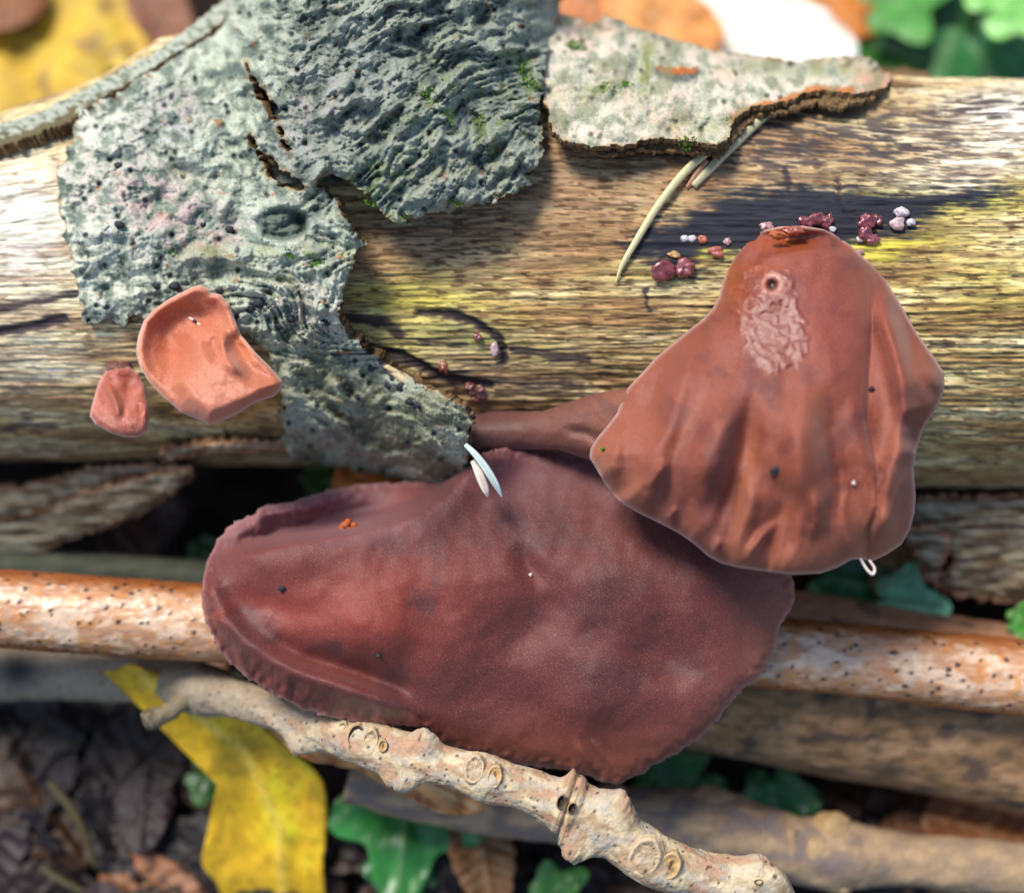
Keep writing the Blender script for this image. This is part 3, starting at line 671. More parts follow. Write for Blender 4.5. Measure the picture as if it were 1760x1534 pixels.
for k, (x, y, r, nb) in enumerate([(990, 85, 20, 80), (1040, 155, 18, 44), (1075, 150, 14, 30), (1252, 208, 7, 14), (1180, 245, 16, 30)]): moss(x, y, onC(x, y), r, nb, 40 + k, flap)
# black crust fungi dotted on the bark
for k, (x, y, r) in enumerate([(676, 650, 9), (690, 664, 10), (668, 662, 8), (705, 690, 9), (720, 696, 8), (640, 632, 8), (655, 622, 6), (270, 490, 9), (300, 492, 10), (318, 488, 8), (380, 500, 9), (445, 520, 11), (480, 560, 9), (500, 548, 8), (395, 395, 8), (350, 386, 6), (205, 386, 9), (204, 285, 8), (430, 530, 9), (560, 555, 7), (590, 660, 6), (615, 682, 6)]):
    blob('black_wart', x, y, onAB(x, y) + 1, r, r * .8, r * .7, mat_dark, col(40, 42, 48), plate, .25, 2, k)

# ------------------------------------------------------------------ the jelly ears
UP = [(1312, 396), (1340, 389), (1380, 388), (1415, 394), (1440, 405), (1465, 424), (1482, 440), (1502, 456), (1520, 476), (1536, 502), (1555, 535), (1575, 570), (1592, 594), (1610, 620), (1622, 640), (1624, 662), (1616, 690), (1605, 710), (1594, 725), (1585, 742), (1576, 770), (1570, 800), (1572, 830), (1574, 852), (1572, 880), (1564, 910), (1550, 935), (1525, 952), (1497, 965), (1482, 960), (1462, 962), (1440, 975), (1410, 985), (1362, 987), (1310, 981), (1270, 975), (1240, 968), (1216, 955), (1195, 936), (1165, 915), (1130, 897), (1095, 880), (1065, 862), (1045, 840), (1030, 815), (1013, 786), (1015, 770), (1026, 752), (1045, 730), (1060, 710), (1068, 690), (1080, 665), (1104, 640), (1126, 615), (1150, 595), (1180, 570), (1210, 546), (1226, 528), (1236, 508), (1241, 488), (1249, 462), (1265, 432), (1286, 408)]
CREASE = [(1478, 452), (1486, 500), (1488, 560), (1482, 640), (1478, 720), (1490, 780), (1500, 820), (1500, 870), (1484, 905), (1478, 960)]
def w_up(px, py, dist):
    t = (py - 390) / 600.
    base = 62 + 205 * sst(-.3, .78, t) - 45 * sst(.6, 1.05, t)
    cx = np.interp(py, [390, 560, 800, 990], [1375, 1400, 1330, 1350]); hw = np.interp(py, [390, 500, 640, 780, 900, 990], [110, 155, 260, 290, 240, 140])
    u = (px - cx) / hw
    w = base - 95 * np.abs(u) ** 2.2
    rr = lambda P, a, s, e=.4: ridge(px, py, P, 1.55 * a, s, e)
    d, s, tt = line(px, py, CREASE)
    # the left fold laps over the right one
    right = px > np.interp(py, [p[1] for p in CREASE], [p[0] for p in CREASE])
    w = w + (np.where(right, -36 * np.exp(-d / 50) * sst(0, 12, d), 0) - 12 * np.exp(-d / 12) * (1 - right) - 12 * np.exp(-d / 8) * right) * sst(.0, .25, tt)
    # pleats fanning from the tip, deepening to the hem
    ph = np.arctan2(px - 1385, py - 300); rad_ = np.hypot(px - 1385, py - 300); gro = sst(230, 620, rad_)
    phw = ph + .05 * fbm(px / 120, py / 120, 2, 605)
    w = w + gro * (26 * pn(phw * 5.2 + 3.3, rad_ / 900, 606) + 14 * pn(phw * 11 + 1.7, rad_ / 500, 607)) + sst(420, 680, rad_) * 8 * pn(phw * 24, rad_ / 300, 608)
    w = w + rr([(1510, 500), (1540, 600), (1558, 700), (1550, 760), (1525, 850), (1505, 950)], 26, 20, .15)
    w = w + rr([(1560, 800), (1535, 870), (1520, 940)], 9, 9) - rr([(1566, 700), (1575, 745), (1560, 780)], 22, 22)
    w = w + 26 * spot(px, py, 1590, 650, 34, 46) - rr([(1530, 500), (1560, 570), (1580, 640)], 14, 16)
    w = w - rr([(1316, 640), (1292, 700), (1276, 780), (1250, 870), (1238, 955)], 30, 26, .45) + rr([(1262, 640), (1236, 720), (1215, 800), (1200, 880)], 20, 32)
    w = w - rr([(1418, 640), (1428, 740), (1446, 830), (1468, 920)], 22, 30) + rr([(1365, 640), (1370, 780), (1380, 900)], 16, 40)
    w = w + rr([(1404, 830), (1406, 900), (1396, 930)], 12, 12) + rr([(1345, 888), (1310, 920), (1292, 945), (1284, 975)], 12, 8) + rr([(1236, 920), (1228, 955)], 8, 7)
    w = w + rr([(1216, 552), (1180, 630), (1140, 730), (1130, 770)], 16, 20) - rr([(1170, 590), (1125, 680), (1080, 760)], 16, 24)
    w = w + rr([(1152, 784), (1128, 815), (1112, 846)], 13, 9) + rr([(1060, 740), (1050, 800), (1070, 840)], 12, 22) + rr([(1162, 868), (1148, 895)], 7, 6)
    # wet patch on the upper slope, shaped as a tilted plane to catch sun glints
    pm = np.clip(1.25 * spot(px, py, 1330, 560, 75, 105), 0, 1); w = lerp(w, 168 + .25 * (px - 1330) + .44 * (py - 555), pm * .95)
    # collapsed tip with a lip below it
    w = w - 26 * spot(px, py, 1375, 413, 70, 16)
    yl_ = np.interp(px, [1285, 1330, 1380, 1425, 1455], [458, 441, 432, 430, 444])
    w = w - 20 * sst(yl_ + 3, yl_ - 14, py) * sst(1275, 1310, px) * sst(1468, 1440, px) * sst(392, 406, py)
    w = w - 12 * spot(px, py, 1327, 489, 9, 9) * 1.6 + 8 * spot(px, py, 1326, 490, 26, 26)
    w = w + 5 * fbm(px / 90, py / 130, 3, 601) + .5 * fbm(px / 22, py / 22, 3, 602) + 4 * fbm(px / 30, py / 60, 2, 603) * sst(60, 0, dist)
    xw, yw = px + 8 * fbm(px / 20, py / 20, 2, 614), py + 8 * fbm(px / 20, py / 20, 2, 615)
    w = w + wet_up(px, py, dist) * (4.8 * ridged(xw / 40, yw / 26, 3, 616) + 1.6 * fbm(px / 10, py / 8, 2, 617))
    return w - 26 * np.exp(-dist / 13.)
def wet_up(px, py, dist):
    q = poly_sdf(px + 7 * fbm(px / 18, py / 18, 3, 611), py + 7 * fbm(px / 18, py / 18, 3, 612), [(1262, 468), (1300, 450), (1362, 462), (1370, 520), (1388, 570), (1390, 605), (1365, 632), (1335, 640), (1300, 632), (1282, 600), (1268, 545), (1246, 520)])
    r = poly_sdf(px + 4 * fbm(px / 14, py / 14, 2, 613), py, [(1318, 412), (1345, 400), (1420, 402), (1440, 424), (1380, 432), (1330, 440), (1300, 448)])
    return np.clip(sst(4, -4, q) + .8 * sst(4, -4, r), 0, 1)
def c_up(px, py, dist, w):
    n = fbm(px / 70, py / 70, 4, 621); n2 = fbm(px / 20, py / 20, 3, 622)
    c = np.ones(px.shape + (3,)) * col(130, 64, 44)
    c = mixc(c, col(106, 50, 42), sst(0, .6, n)); c = mixc(c, col(136, 72, 58), sst(.05, .6, -n) * .8)
    c = mixc(c, col(140, 64, 54), spot(px, py, 1400, 540, 110, 110) * .6)
    c = mixc(c, col(146, 80, 64), spot(px, py, 1110, 740, 110, 110) * .5)
    wt = wet_up(px, py, dist)
    c = mixc(c, col(120, 42, 12), np.clip(wt, 0, 1) * (.6 + .4 * sst(-.2, .4, n2)))
    c = mixc(c, col(150, 66, 22), np.clip(spot(px, py, 1262, 495, 18, 40, -20) + spot(px, py, 1310, 462, 50, 10), 0, 1) * .8)
    c = mixc(c, col(172, 84, 36), np.clip(spot(px, py, 1350, 420, 50, 14), 0, 1) * .7)
    c = mixc(c, col(62, 24, 14), sst(11, 7, np.hypot((px - 1327) / 1.0, (py - 489) / 1.05)))
    c = mixc(c, col(196, 128, 104), gs(np.hypot(px - 1327, py - 489) - 15, 5) * .5)
    c = mixc(c, col(166, 108, 84), gs(dist, 60) * .45 * sst(640, 820, py))
    ph = np.arctan2(px - 1385, py - 300); rad_ = np.hypot(px - 1385, py - 300)
    c = mixc(c, col(162, 100, 74), sst(.05, .5, pn(ph * 13 + 4, rad_ / 260, 623)) * sst(260, 520, rad_) * .5)
    c = mixc(c, col(100, 48, 48), sst(.05, .5, -pn(ph * 9 + 8, rad_ / 400, 624)) * sst(260, 480, rad_) * .5)
    c = mixc(c, col(200, 168, 160), gs(dist, 4) * .8)
    return np.clip(c, 5, 240)
UP_G = 'jelly ear fungi on the log'
ear1 = empty('jelly_ear', V(1375, 430, 60))
tag(ear1, 'reddish brown bell-shaped jelly ear with a wet glossy patch and small hole near its tip', 'fungus', UP_G)
sheet('cap', UP, w_up, c_up, [mat_ear, mat_ear], 17, step=2.8, parent=ear1, wetfun=wet_up)
blob('torn_tip', 1338, 404, 92, 15, 7, 10, mat_crumb, col(178, 92, 44), ear1, .5, 3, 5, 12)
blob('torn_tip', 1362, 398, 84, 20, 8, 9, mat_jelly, col(150, 72, 44), ear1, .5, 3, 6, -4)

# lower large ear
LO = [(345, 1022), (350, 985), (357, 960), (366, 944), (372, 928), (384, 914), (400, 900), (425, 888), (438, 884), (446, 872), (470, 866), (500, 862), (522, 856), (548, 848), (580, 838), (640, 830), (710, 828), (765, 826), (800, 800), (828, 778), (870, 766), (930, 768), (990, 778), (1060, 785), (1150, 810), (1250, 860), (1330, 930), (1360, 985), (1366, 1010), (1363, 1036), (1352, 1055), (1340, 1080), (1331, 1110), (1321, 1140), (1300, 1166), (1276, 1184), (1256, 1205), (1232, 1236), (1205, 1265), (1170, 1290), (1132, 1310), (1100, 1330), (1066, 1346), (1040, 1344), (1005, 1332), (960, 1322), (900, 1314), (840, 1304), (790, 1292), (755, 1276), (728, 1250), (690, 1246), (640, 1243), (600, 1238), (560, 1230), (520, 1218), (480, 1198), (450, 1180), (420, 1160), (395, 1140), (375, 1114), (360, 1085), (350, 1052)]
RIM = [(368, 990), (420, 958), (500, 938), (600, 922), (680, 904), (735, 880), (775, 848), (815, 800), (840, 775)]
LIP = [(362, 1020), (385, 1066), (425, 1108), (470, 1136), (520, 1156), (580, 1176), (640, 1196), (690, 1214), (728, 1240)]
def w_lo(px, py, dist):
    w = -40 + 95 * sst(790, 1010, py) + 45 * spot(px, py, 620, 1060, 220, 130) - 60 * sst(1180, 1360, py) + 0 * px
    w = w - 60 * sst(1180, 1370, px) - 25 * sst(520, 340, px)
    d, s, t = line(px, py, RIM)
    below = (s > 0) if True else s
    # sign: above the rim line (towards the log) the cup falls away behind
    ab = np.where(py < np.interp(px, [p[0] for p in RIM], [p[1] for p in RIM]), 1.0, 0.0) * (px < 850)
    ab = ab * sst(352, 470, px)
    w = w + 30 * np.exp(-(d / 44) ** 2) * sst(345, 460, px)
    w = w + ab * sst(0, 34, d) * (-128 + 62 * sst(46, 6, dist) * sst(720, 480, px) + 40 * sst(540, 400, px))
    w = w - ab * ridge(px, py, [(430, 930), (500, 905), (590, 890), (700, 860)], 16, 14)
    # rolled lower lip
    d, s, t = line(px, py, LIP)
    yl = np.interp(px, [p[0] for p in LIP], [p[1] for p in LIP])
    under = (py > yl) & (px < 735); fade = sst(735, 690, px)
    w = w + 34 * np.exp(-(d / 22) ** 2) * sst(1.02, .8, t) - ridge(px, py, [(440, 1085), (520, 1128), (600, 1150), (690, 1184), (760, 1230)], 34, 26)
    w = w - np.where(under, 8 * fade * sst(10, 60, d), 0)
    w = w + np.where(under, 6 * fbm(px / 26 + py / 60, py / 60, 3, 633) * fade * sst(4, 24, d), 0)
    rr = lambda P, a, b, e=.45: ridge(px, py, P, 1.5 * a, b, e)
    w = w - rr([(885, 920), (905, 970), (945, 1020)], 16, 20) - rr([(800, 1130), (900, 1090), (960, 1030), (1010, 990)], 20, 46) - rr([(1060, 1080), (1150, 1130), (1230, 1170)], 20, 42)
    w = w + rr([(560, 1050), (650, 1080), (720, 1120)], 14, 40) + rr([(1000, 1080), (1020, 1180), (1060, 1260)], 12, 50) - rr([(700, 1180), (850, 1200), (1000, 1230)], 12, 40) - rr([(400, 1030), (470, 1040), (540, 1080)], 10, 26)
    w = w + rr([(980, 1260), (1010, 1310), (1020, 1335)], 6, 8) + rr([(1000, 1250), (1060, 1330)], 4, 6)
    # frilled margin
    w = w + 6 * fbm(px / 110, py / 110, 3, 641) + .4 * fbm(px / 24, py / 24, 3, 642) + 6 * sst(30, 0, dist) * fbm(px / 16, py / 16, 2, 643)
    return w - np.where(under, 12, 24) * np.exp(-dist / 10.)
def wet_lo(px, py, dist): return np.clip(.25 * spot(px, py, 440, 1040, 60, 40) + .3 * np.where(py > np.interp(px, [p[0] for p in LIP], [p[1] for p in LIP]), sst(760, 700, px), 0), 0, 1)
def c_lo(px, py, dist, w):
    n = fbm(px / 120, py / 120, 4, 651)
    c = np.ones(px.shape + (3,)) * col(96, 45, 44)
    c = mixc(c, col(136, 54, 42), np.clip(spot(px, py, 620, 1060, 170, 90, 10) + spot(px, py, 430, 1050, 80, 40) + spot(px, py, 750, 1000, 160, 60) * .4, 0, 1) * .85)  # reddish translucent glow painted into the flesh colour
    c = mixc(c, col(78, 40, 42), sst(0, .55, n) * .7)
    c = mixc(c, col(128, 68, 54), np.clip(sst(1180, 1320, py) * sst(600, 800, px) + sst(1200, 1360, px), 0, 1) * .7)
    c = mixc(c, col(140, 94, 96), np.clip(sst(960, 900, py) * sst(800, 600, px), 0, 1) * .7)
    c = mixc(c, col(108, 64, 70), sst(900, 800, py) * sst(760, 840, px) * .7)
    lip = np.where(py > np.interp(px, [p[0] for p in LIP], [p[1] for p in LIP]), sst(760, 720, px), 0.) * sst(60, 0, dist + 0)
    c = mixc(c, col(160, 72, 64), lip * sst(-.3, .35, fbm(px / 16, py / 30, 3, 653)) * .6)
    c = mixc(c, col(146, 88, 72), gs(dist, 75) * .55 * np.clip(sst(1150, 1300, px) + sst(1200, 1320, py) * sst(700, 900, px), 0, 1))  # light glowing through the thin margin, painted as a lighter colour
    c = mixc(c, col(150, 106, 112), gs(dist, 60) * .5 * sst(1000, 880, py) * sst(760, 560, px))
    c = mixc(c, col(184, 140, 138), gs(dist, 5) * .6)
    return np.clip(c, 5, 240)
ear2 = empty('jelly_ear', V(830, 790, -70))
tag(ear2, 'broad dark wine-brown jelly ear with a frilled rim hanging below the log', 'fungus', UP_G)
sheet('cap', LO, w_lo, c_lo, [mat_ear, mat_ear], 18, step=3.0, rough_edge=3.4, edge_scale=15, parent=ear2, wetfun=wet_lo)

# stalk running from under the bark tongue to the upper ear
ST = [(760, 722), (812, 712), (850, 706), (900, 707), (935, 706), (975, 692), (1020, 676), (1060, 670), (1110, 660), (1110, 770), (1040, 800), (1000, 786), (960, 772), (900, 772), (840, 782), (760, 790)]
def w_st(px, py, dist):
    m = np.interp(px, [760, 850, 940, 1010, 1100], [755, 744, 738, 730, 720]); hh = np.interp(px, [760, 900, 1010, 1100], [36, 34, 54, 62])
    t = np.clip((py - m) / hh, -1, 1)
    return np.interp(px, [760, 900, 1000, 1100], [-50, -10, 50, 120]) + 40 * np.sqrt(np.maximum(1 - t * t, 0)) - 40 + 2 * fbm(px / 40, py / 25, 3, 661) - ridge(px, py, [(960, 735), (1010, 745), (1050, 770)], 12, 9) - 10 * np.exp(-dist / 10)
def c_st(px, py, dist, w):
    n = fbm(px / 50, py / 30, 3, 671); c = np.ones(px.shape + (3,)) * col(110, 66, 56)
    c = mixc(c, col(82, 52, 52), sst(960, 820, px) * .8); return mixc(c, col(140, 84, 60), sst(980, 1050, px) * .6 * sst(-.3, .3, n))
sheet('stalk', ST, w_st, c_st, [mat_ear, mat_ear], 30, step=3, parent=ear1, wetfun=lambda x, y, d: .05 + 0 * x)

# orange-pink ear and its small neighbour
ME = [(318, 500), (330, 493), (345, 490), (357, 496), (362, 504), (378, 506), (394, 524), (405, 552), (415, 576), (440, 606), (466, 632), (486, 655), (484, 668), (470, 682), (440, 691), (412, 709), (386, 722), (360, 731), (340, 721), (310, 708), (280, 682), (256, 656), (241, 630), (236, 600), (240, 574), (248, 550), (264, 532), (290, 514)]
def w_me(px, py, dist):
    base = surf(np.full(px.shape, 330.), np.full(px.shape, 560.)) + 84 + 60 * sst(500, 720, py)
    w = base - 54 * spot(px, py, 292, 588, 40, 54, -22) - 32 * spot(px, py, 345, 545, 42, 26)
    w = w + ridge(px, py, [(384, 560), (382, 592), (390, 620), (420, 650)], 20, 9, .3) + 34 * sst(14, -18, poly_sdf(px, py, [(345, 592), (372, 615), (400, 616), (430, 650), (470, 660), (440, 690), (360, 722), (320, 690), (302, 660), (306, 630)]))
    w = w - ridge(px, py, [(404, 560), (408, 590), (430, 620)], 20, 12) - ridge(px, py, [(368, 575), (366, 600)], 7, 7) + ridge(px, py, [(345, 580), (322, 604), (304, 630), (302, 655)], 7, 8, .2)
    w = w + 13 * sst(22, 2, dist) * sst(690, 600, py) + 2.5 * fbm(px / 40, py / 40, 3, 681) + .9 * fbm(px / 14, py / 14, 2, 682)
    return w - 20 * np.exp(-dist / 5.)
def c_me(px, py, dist, w):
    n = fbm(px / 45, py / 45, 3, 691); c = np.ones(px.shape + (3,)) * col(182, 106, 74)
    c = mixc(c, col(172, 86, 54), np.clip(spot(px, py, 290, 570, 60, 70) + spot(px, py, 330, 520, 60, 24), 0, 1) * .7); c = mixc(c, col(190, 112, 84), sst(-.1, .5, n) * .6)  # shading of the upper cavity painted into the cup's colour
    c = mixc(c, col(198, 122, 108), sst(660, 720, py) * .5)
    return mixc(c, col(224, 184, 170), gs(dist, 4) * .75)
ear3 = empty('jelly_ear', V(340, 520, onW(340, 560)))
tag(ear3, 'orange-pink cupped young jelly ear at the edge of the grey bark', 'fungus', UP_G)
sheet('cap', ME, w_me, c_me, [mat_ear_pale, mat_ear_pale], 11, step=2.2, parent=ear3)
blob('stalk', 335, 512, onW(335, 512) + 20, 20, 20, 34, mat_ear_pale, col(150, 84, 66), ear3, .2, 3, 4)
SM = [(164, 675), (170, 655), (182, 637), (200, 629), (222, 630), (238, 642), (248, 662), (254, 690), (258, 715), (254, 740), (236, 752), (215, 751), (190, 744), (165, 730), (154, 715), (157, 698)]
def w_sm(px, py, dist):
    w = onW(205, 640) + 42 + 52 * sst(630, 745, py) - 14 * spot(px, py, 178, 668, 14, 26) - 14 * spot(px, py, 225, 660, 18, 24)
    w = w + ridge(px, py, [(176, 656), (192, 676), (202, 698), (206, 724)], 18, 7, .3) + 9 * spot(px, py, 226, 725, 26, 20) + ridge(px, py, [(246, 690), (250, 720)], 7, 6) - ridge(px, py, [(240, 690), (243, 715)], 6, 5) + 1.6 * fbm(px / 20, py / 20, 3, 701)
    return w - 17 * np.exp(-dist / 4.)
def c_sm(px, py, dist, w):
    n = fbm(px / 30, py / 30, 3, 711); c = np.ones(px.shape + (3,)) * col(156, 82, 64)
    c = mixc(c, col(154, 70, 50), spot(px, py, 210, 650, 40, 26)); c = mixc(c, col(196, 120, 104), sst(-.1, .5, n) * .5)
    return mixc(c, col(214, 172, 172), gs(dist, 4) * .75)
ear4 = empty('jelly_ear', V(210, 632, onW(210, 632)))
tag(ear4, 'tiny folded pinkish jelly ear on bare wood beside the orange-pink one', 'fungus', UP_G)
sheet('cap', SM, w_sm, c_sm, [mat_ear_pale, mat_ear_pale], 9, step=1.8, parent=ear4)
blob('stalk', 206, 632, onW(206, 632) + 6, 22, 13, 22, mat_ear_pale, col(104, 62, 54), ear4, .3, 3, 9)

# ------------------------------------------------------------------ tiny jelly discs on the wood
DG = 'tiny jelly discs on the bare wood'
def disc(x, y, rx, ry, c, label, seed, rot=0, lift=.5, rough=.25, dim=.5):
    rx, ry = rx * .9, ry * .9
    o = blob('jelly_disc', x, y, onW(x, y) + ry * lift, rx, ry, min(rx, ry) * .7, mat_jelly, c, None, rough + .2, 3, seed, rot, dim, 26)
    tag(o, label, 'fungus', DG)
red, pinkc, clear = col(120, 52, 56), col(176, 128, 130), col(206, 190, 192)
disc(1140, 464, 23, 21, red, 'larger disc of the dark red touching pair below the grass blade tip', 1, 10)
disc(1177, 461, 18, 19, col(138, 74, 78), 'smaller paler disc of the red touching pair beside the black stain', 2, -15)
disc(1158, 438, 12, 6, col(190, 140, 84), 'yellowish scrap of jelly just above the red touching pair', 3, 10)
for k, (x, y) in enumerate([(1177, 410), (1190, 410)]): disc(x, y, 8, 7, clear, 'one of two glassy white beads side by side on the black stain', 4 + k, 0, .5, .1, 0)
disc(1207, 412, 10, 8, col(172, 92, 62), 'small orange-brown bead beside the two glassy white ones', 6, 0, .5, .15, .3)
disc(1250, 415, 8, 7, pinkc, 'lone pink bead by the tip of the bell-shaped ear', 7, 0, .5, .15, 0)
disc(1230, 433, 14, 10, col(168, 92, 76), 'wrinkled pink-orange bead sitting on a yellow patch', 8, 20, .5, .35, .2)
disc(1318, 389, 13, 9, pinkc, 'pale pinkish bead touching the tip of the bell-shaped ear', 9, 0, 1.2, .3, .2)
for k, (x, y, rx, ry) in enumerate([(1388, 382, 15, 12), (1405, 376, 14, 11), (1418, 384, 12, 10), (1426, 378, 9, 8)]): disc(x, y, rx, ry, red, 'dark red crinkled disc in the clump behind the bell-shaped ear', 12 + k, k * 30, .8, .4, .4)
disc(1431, 394, 7, 6, clear, 'clear droplet-like bead at the foot of the crinkled clump', 17, 0, .6, .1, 0)
for k, (x, y, rx, ry) in enumerate([(1492, 382, 18, 14), (1488, 402, 15, 13), (1506, 378, 10, 12)]): disc(x, y, rx, ry, red, 'dark red disc in the column of three beside the yellow wood patch', 20 + k, k * 40, .6, .35, .5)
disc(1498, 411, 14, 9, col(140, 72, 80), 'glossy purplish disc under the column of dark red discs', 24, 0, .5, .2, .4)
disc(1478, 411, 7, 6, clear, 'small clear bead at the foot of the dark red column', 25, 0, .5, .1, 0)
disc(1479, 433, 8, 5, pinkc, 'flat pinkish speck on the edge of the yellow wood patch', 26, 0, .4, .2, 0)
disc(1550, 365, 14, 10, clear, 'upper glassy bead of the pale trio on the black stain', 27, 0, .6, .2, .2)
disc(1543, 384, 14, 13, col(196, 164, 164), 'largest bead of the pale glassy trio on the black stain', 28, 0, .6, .15, .3)
disc(1566, 382, 9, 7, clear, 'smallest bead of the pale glassy trio on the black stain', 29, 0, .6, .15, 0)
disc(850, 600, 8, 13, col(190, 160, 160), 'pale pear-shaped bead hanging at the end of a dark crack', 30, 0, .7, .15, .2)
disc(821, 579, 8, 8, col(120, 60, 66), 'small dark red bead on the green-stained wood', 31, 0, .5, .2, .3)
disc(762, 628, 9, 14, col(146, 80, 54), 'russet crusty bead above the splintered bark end', 32, 10, .4, .5, 0)
disc(786, 607, 4, 4, clear, 'minute clear bead on the yellow-green wood', 33, 0, .5, .1, 0)
for k, (x, y) in enumerate([(812, 672), (824, 668), (818, 682), (806, 664), (828, 680)]): disc(x, y, 9, 8, col(112, 62, 54), 'knobbly brown bead in the cluster over the stalk', 36 + k, k * 50, .6, .4, .3)

# ------------------------------------------------------------------ grass blades and needles
def blade(name, pts, c, label, cat, group, flat=.35, mat=mat_grass):
    o, _ = tube(name, pts, mat, lambda s, t, x, y: np.ones(s.shape + (3,)) * np.asarray(c) * (1 + .10 * fbm(s / 50, t * 2, 2, 5) + .06 * np.sign(np.sin(t * 3)))[..., None], n=8, seg=10,
                bump=lambda s, t, r: -r * (1 - flat) * np.abs(np.sin(t)) * .5)
    tag(o, label, cat, group); return o
GB = 'dry grass blades under the bark flap'
def gp(L, r0, lift): return [(x, y, onW(x, y) + lf, r) for (x, y, r, lf) in L]
blade('grass_blade', gp([(1058, 487, 1, 4), (1070, 455, 4.5, 6), (1095, 412, 6, 8), (1130, 355, 6.5, 12), (1175, 298, 7, 16), (1215, 262, 7, 20), (1262, 225, 5, 14)], 0, 0), col(206, 196, 150), 'long curved pale dry grass blade ending in a point on the wood', 'grass', GB)
blade('grass_blade', gp([(1192, 320, 6, 6), (1225, 285, 8, 10), (1275, 235, 8.5, 16), (1320, 196, 7, 18), (1360, 172, 4, 12)], 0, 0), col(188, 178, 140), 'short straight dry grass blade tucked under the bark flap', 'grass', GB)
blade('grass_blade', gp([(1180, 322, 2, 6), (1196, 300, 4, 10), (1215, 276, 4, 16)], 0, 0), col(176, 130, 104), 'thin pinkish fibre beside the short grass blade', 'grass', GB)
NB = 'fallen conifer needles at the bark tongue'
blade('conifer_needle', [(800, 764, 72, 4), (818, 782, 82, 6), (836, 806, 86, 7), (852, 832, 82, 6), (863, 854, 74, 1.5)], col(192, 208, 200), 'pale blue-green curved conifer needle sticking out from the bark tongue', 'needle', NB)
blade('conifer_needle', [(812, 792, 66, 4), (824, 815, 74, 8), (834, 840, 72, 7), (838, 853, 68, 2)], col(226, 204, 190), 'shorter cream conifer needle beside the bluish one', 'needle', NB)

# ------------------------------------------------------------------ twigs and branches
def scat(PX, PY, c, seed, cell, rad, colr, keep=.35):
    f1, f2, cid = worley(PX / cell, PY / cell, seed)
    r = rad * (.5 + cid); return mixc(c, colr, sst(r, r * .45, f1) * (cid > keep) * .9)
def c_smooth(s, t, x, y):
    n = fbm(s / 80, t * 1.6, 4, 801); n2 = fbm(s / 20, t * 5, 3, 802); k = np.sin(t)     # k: towards the lens
    c = np.ones(s.shape + (3,)) * col(188, 138, 100)
    c = mixc(c, col(230, 208, 184), sst(-.25, .35, n + .3 * n2) * .62)
    c = mixc(c, col(196, 148, 116), sst(.05, .5, -n + .4 * n2) * .6)
    c = mixc(c, col(196, 128, 66), sst(.2, .5, fbm(s / 30, t * 3, 3, 805)) * .6)
    c = mixc(c, col(142, 78, 38), sst(.86, .35, k + .12 * n2) * .9)  # edge shading painted in: sides turned from the lens go darker brown
    return np.clip(scat(s, t * 65, c, 803, 27, .16, col(40, 32, 30), .25), 8, 250)
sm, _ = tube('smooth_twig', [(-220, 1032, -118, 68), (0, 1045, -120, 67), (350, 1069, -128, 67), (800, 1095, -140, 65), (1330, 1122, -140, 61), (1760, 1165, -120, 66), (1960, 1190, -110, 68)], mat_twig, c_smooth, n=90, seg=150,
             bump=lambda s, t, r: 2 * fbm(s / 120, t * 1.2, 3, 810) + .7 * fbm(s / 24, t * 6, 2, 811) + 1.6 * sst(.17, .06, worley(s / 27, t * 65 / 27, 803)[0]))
tag(sm, 'smooth glossy reddish twig dotted with dark pores, passing behind the broad ear', 'twig')

KN = [(-160, 1160, -400, 47), (0, 1158, -385, 44), (160, 1160, -345, 42), (270, 1165, -292, 40), (310, 1172, -245, 42), (345, 1182, -195, 44), (400, 1198, -150, 34), (470, 1222, -95, 31), (540, 1248, -45, 33), (600, 1264, -5, 39), (650, 1281, 25, 40), (700, 1297, 44, 36), (760, 1314, 58, 33), (800, 1325, 66, 36), (836, 1335, 72, 39), (900, 1356, 76, 36), (955, 1377, 78, 42), (985, 1388, 80, 47), (1020, 1406, 82, 48), (1060, 1432, 84, 44), (1110, 1468, 84, 46), (1160, 1490, 82, 42), (1220, 1506, 80, 39), (1280, 1518, 80, 42), (1318, 1530, 80, 40), (1340, 1560, 78, 36), (1352, 1600, 76, 34)]
KQ = catmull(KN, 14)
def kn_at(x): return [float(np.interp(x, KQ[:, 0], KQ[:, i])) for i in (1, 2, 3)]
def c_kn(s, t, x, y):
    n = fbm(s / 60, t * 1.6, 4, 821); n2 = fbm(s / 16, t * 4, 3, 822)
    c = np.ones(s.shape + (3,)) * col(172, 144, 110)
    c = mixc(c, col(216, 198, 164), sst(-.2, .4, n + .3 * n2) * .75); c = mixc(c, col(186, 142, 118), sst(.05, .5, -n) * .7)
    c = mixc(c, col(176, 168, 156), sst(0, .4, fbm(s / 40, t * 2, 3, 823)) * .6)
    g_ = sst(620, 360, x); c = mixc(c, col(146, 132, 112), g_ * .8)
    c = mixc(c, col(42, 40, 40), spot(x, y, 30, 1150, 36, 28) * .95)
    for rx_ in (966, 974, 986):
        c = mixc(c, col(132, 100, 66), gs(x - rx_ - .35 * (1386 - y), 2.2) * .7)
    c = scat(s, t * 42, c, 824, 19, .13, col(60, 50, 44), .45)
    return np.clip(c, 8, 250)
_kd = F - KQ[:, 2]; _kc = np.c_[(KQ[:, 0] - 880) * _kd / F, (767 - KQ[:, 1]) * _kd / F, KQ[:, 2]]
_ks = np.concatenate([[0], np.cumsum(np.linalg.norm(np.diff(_kc, axis=0), axis=1))])
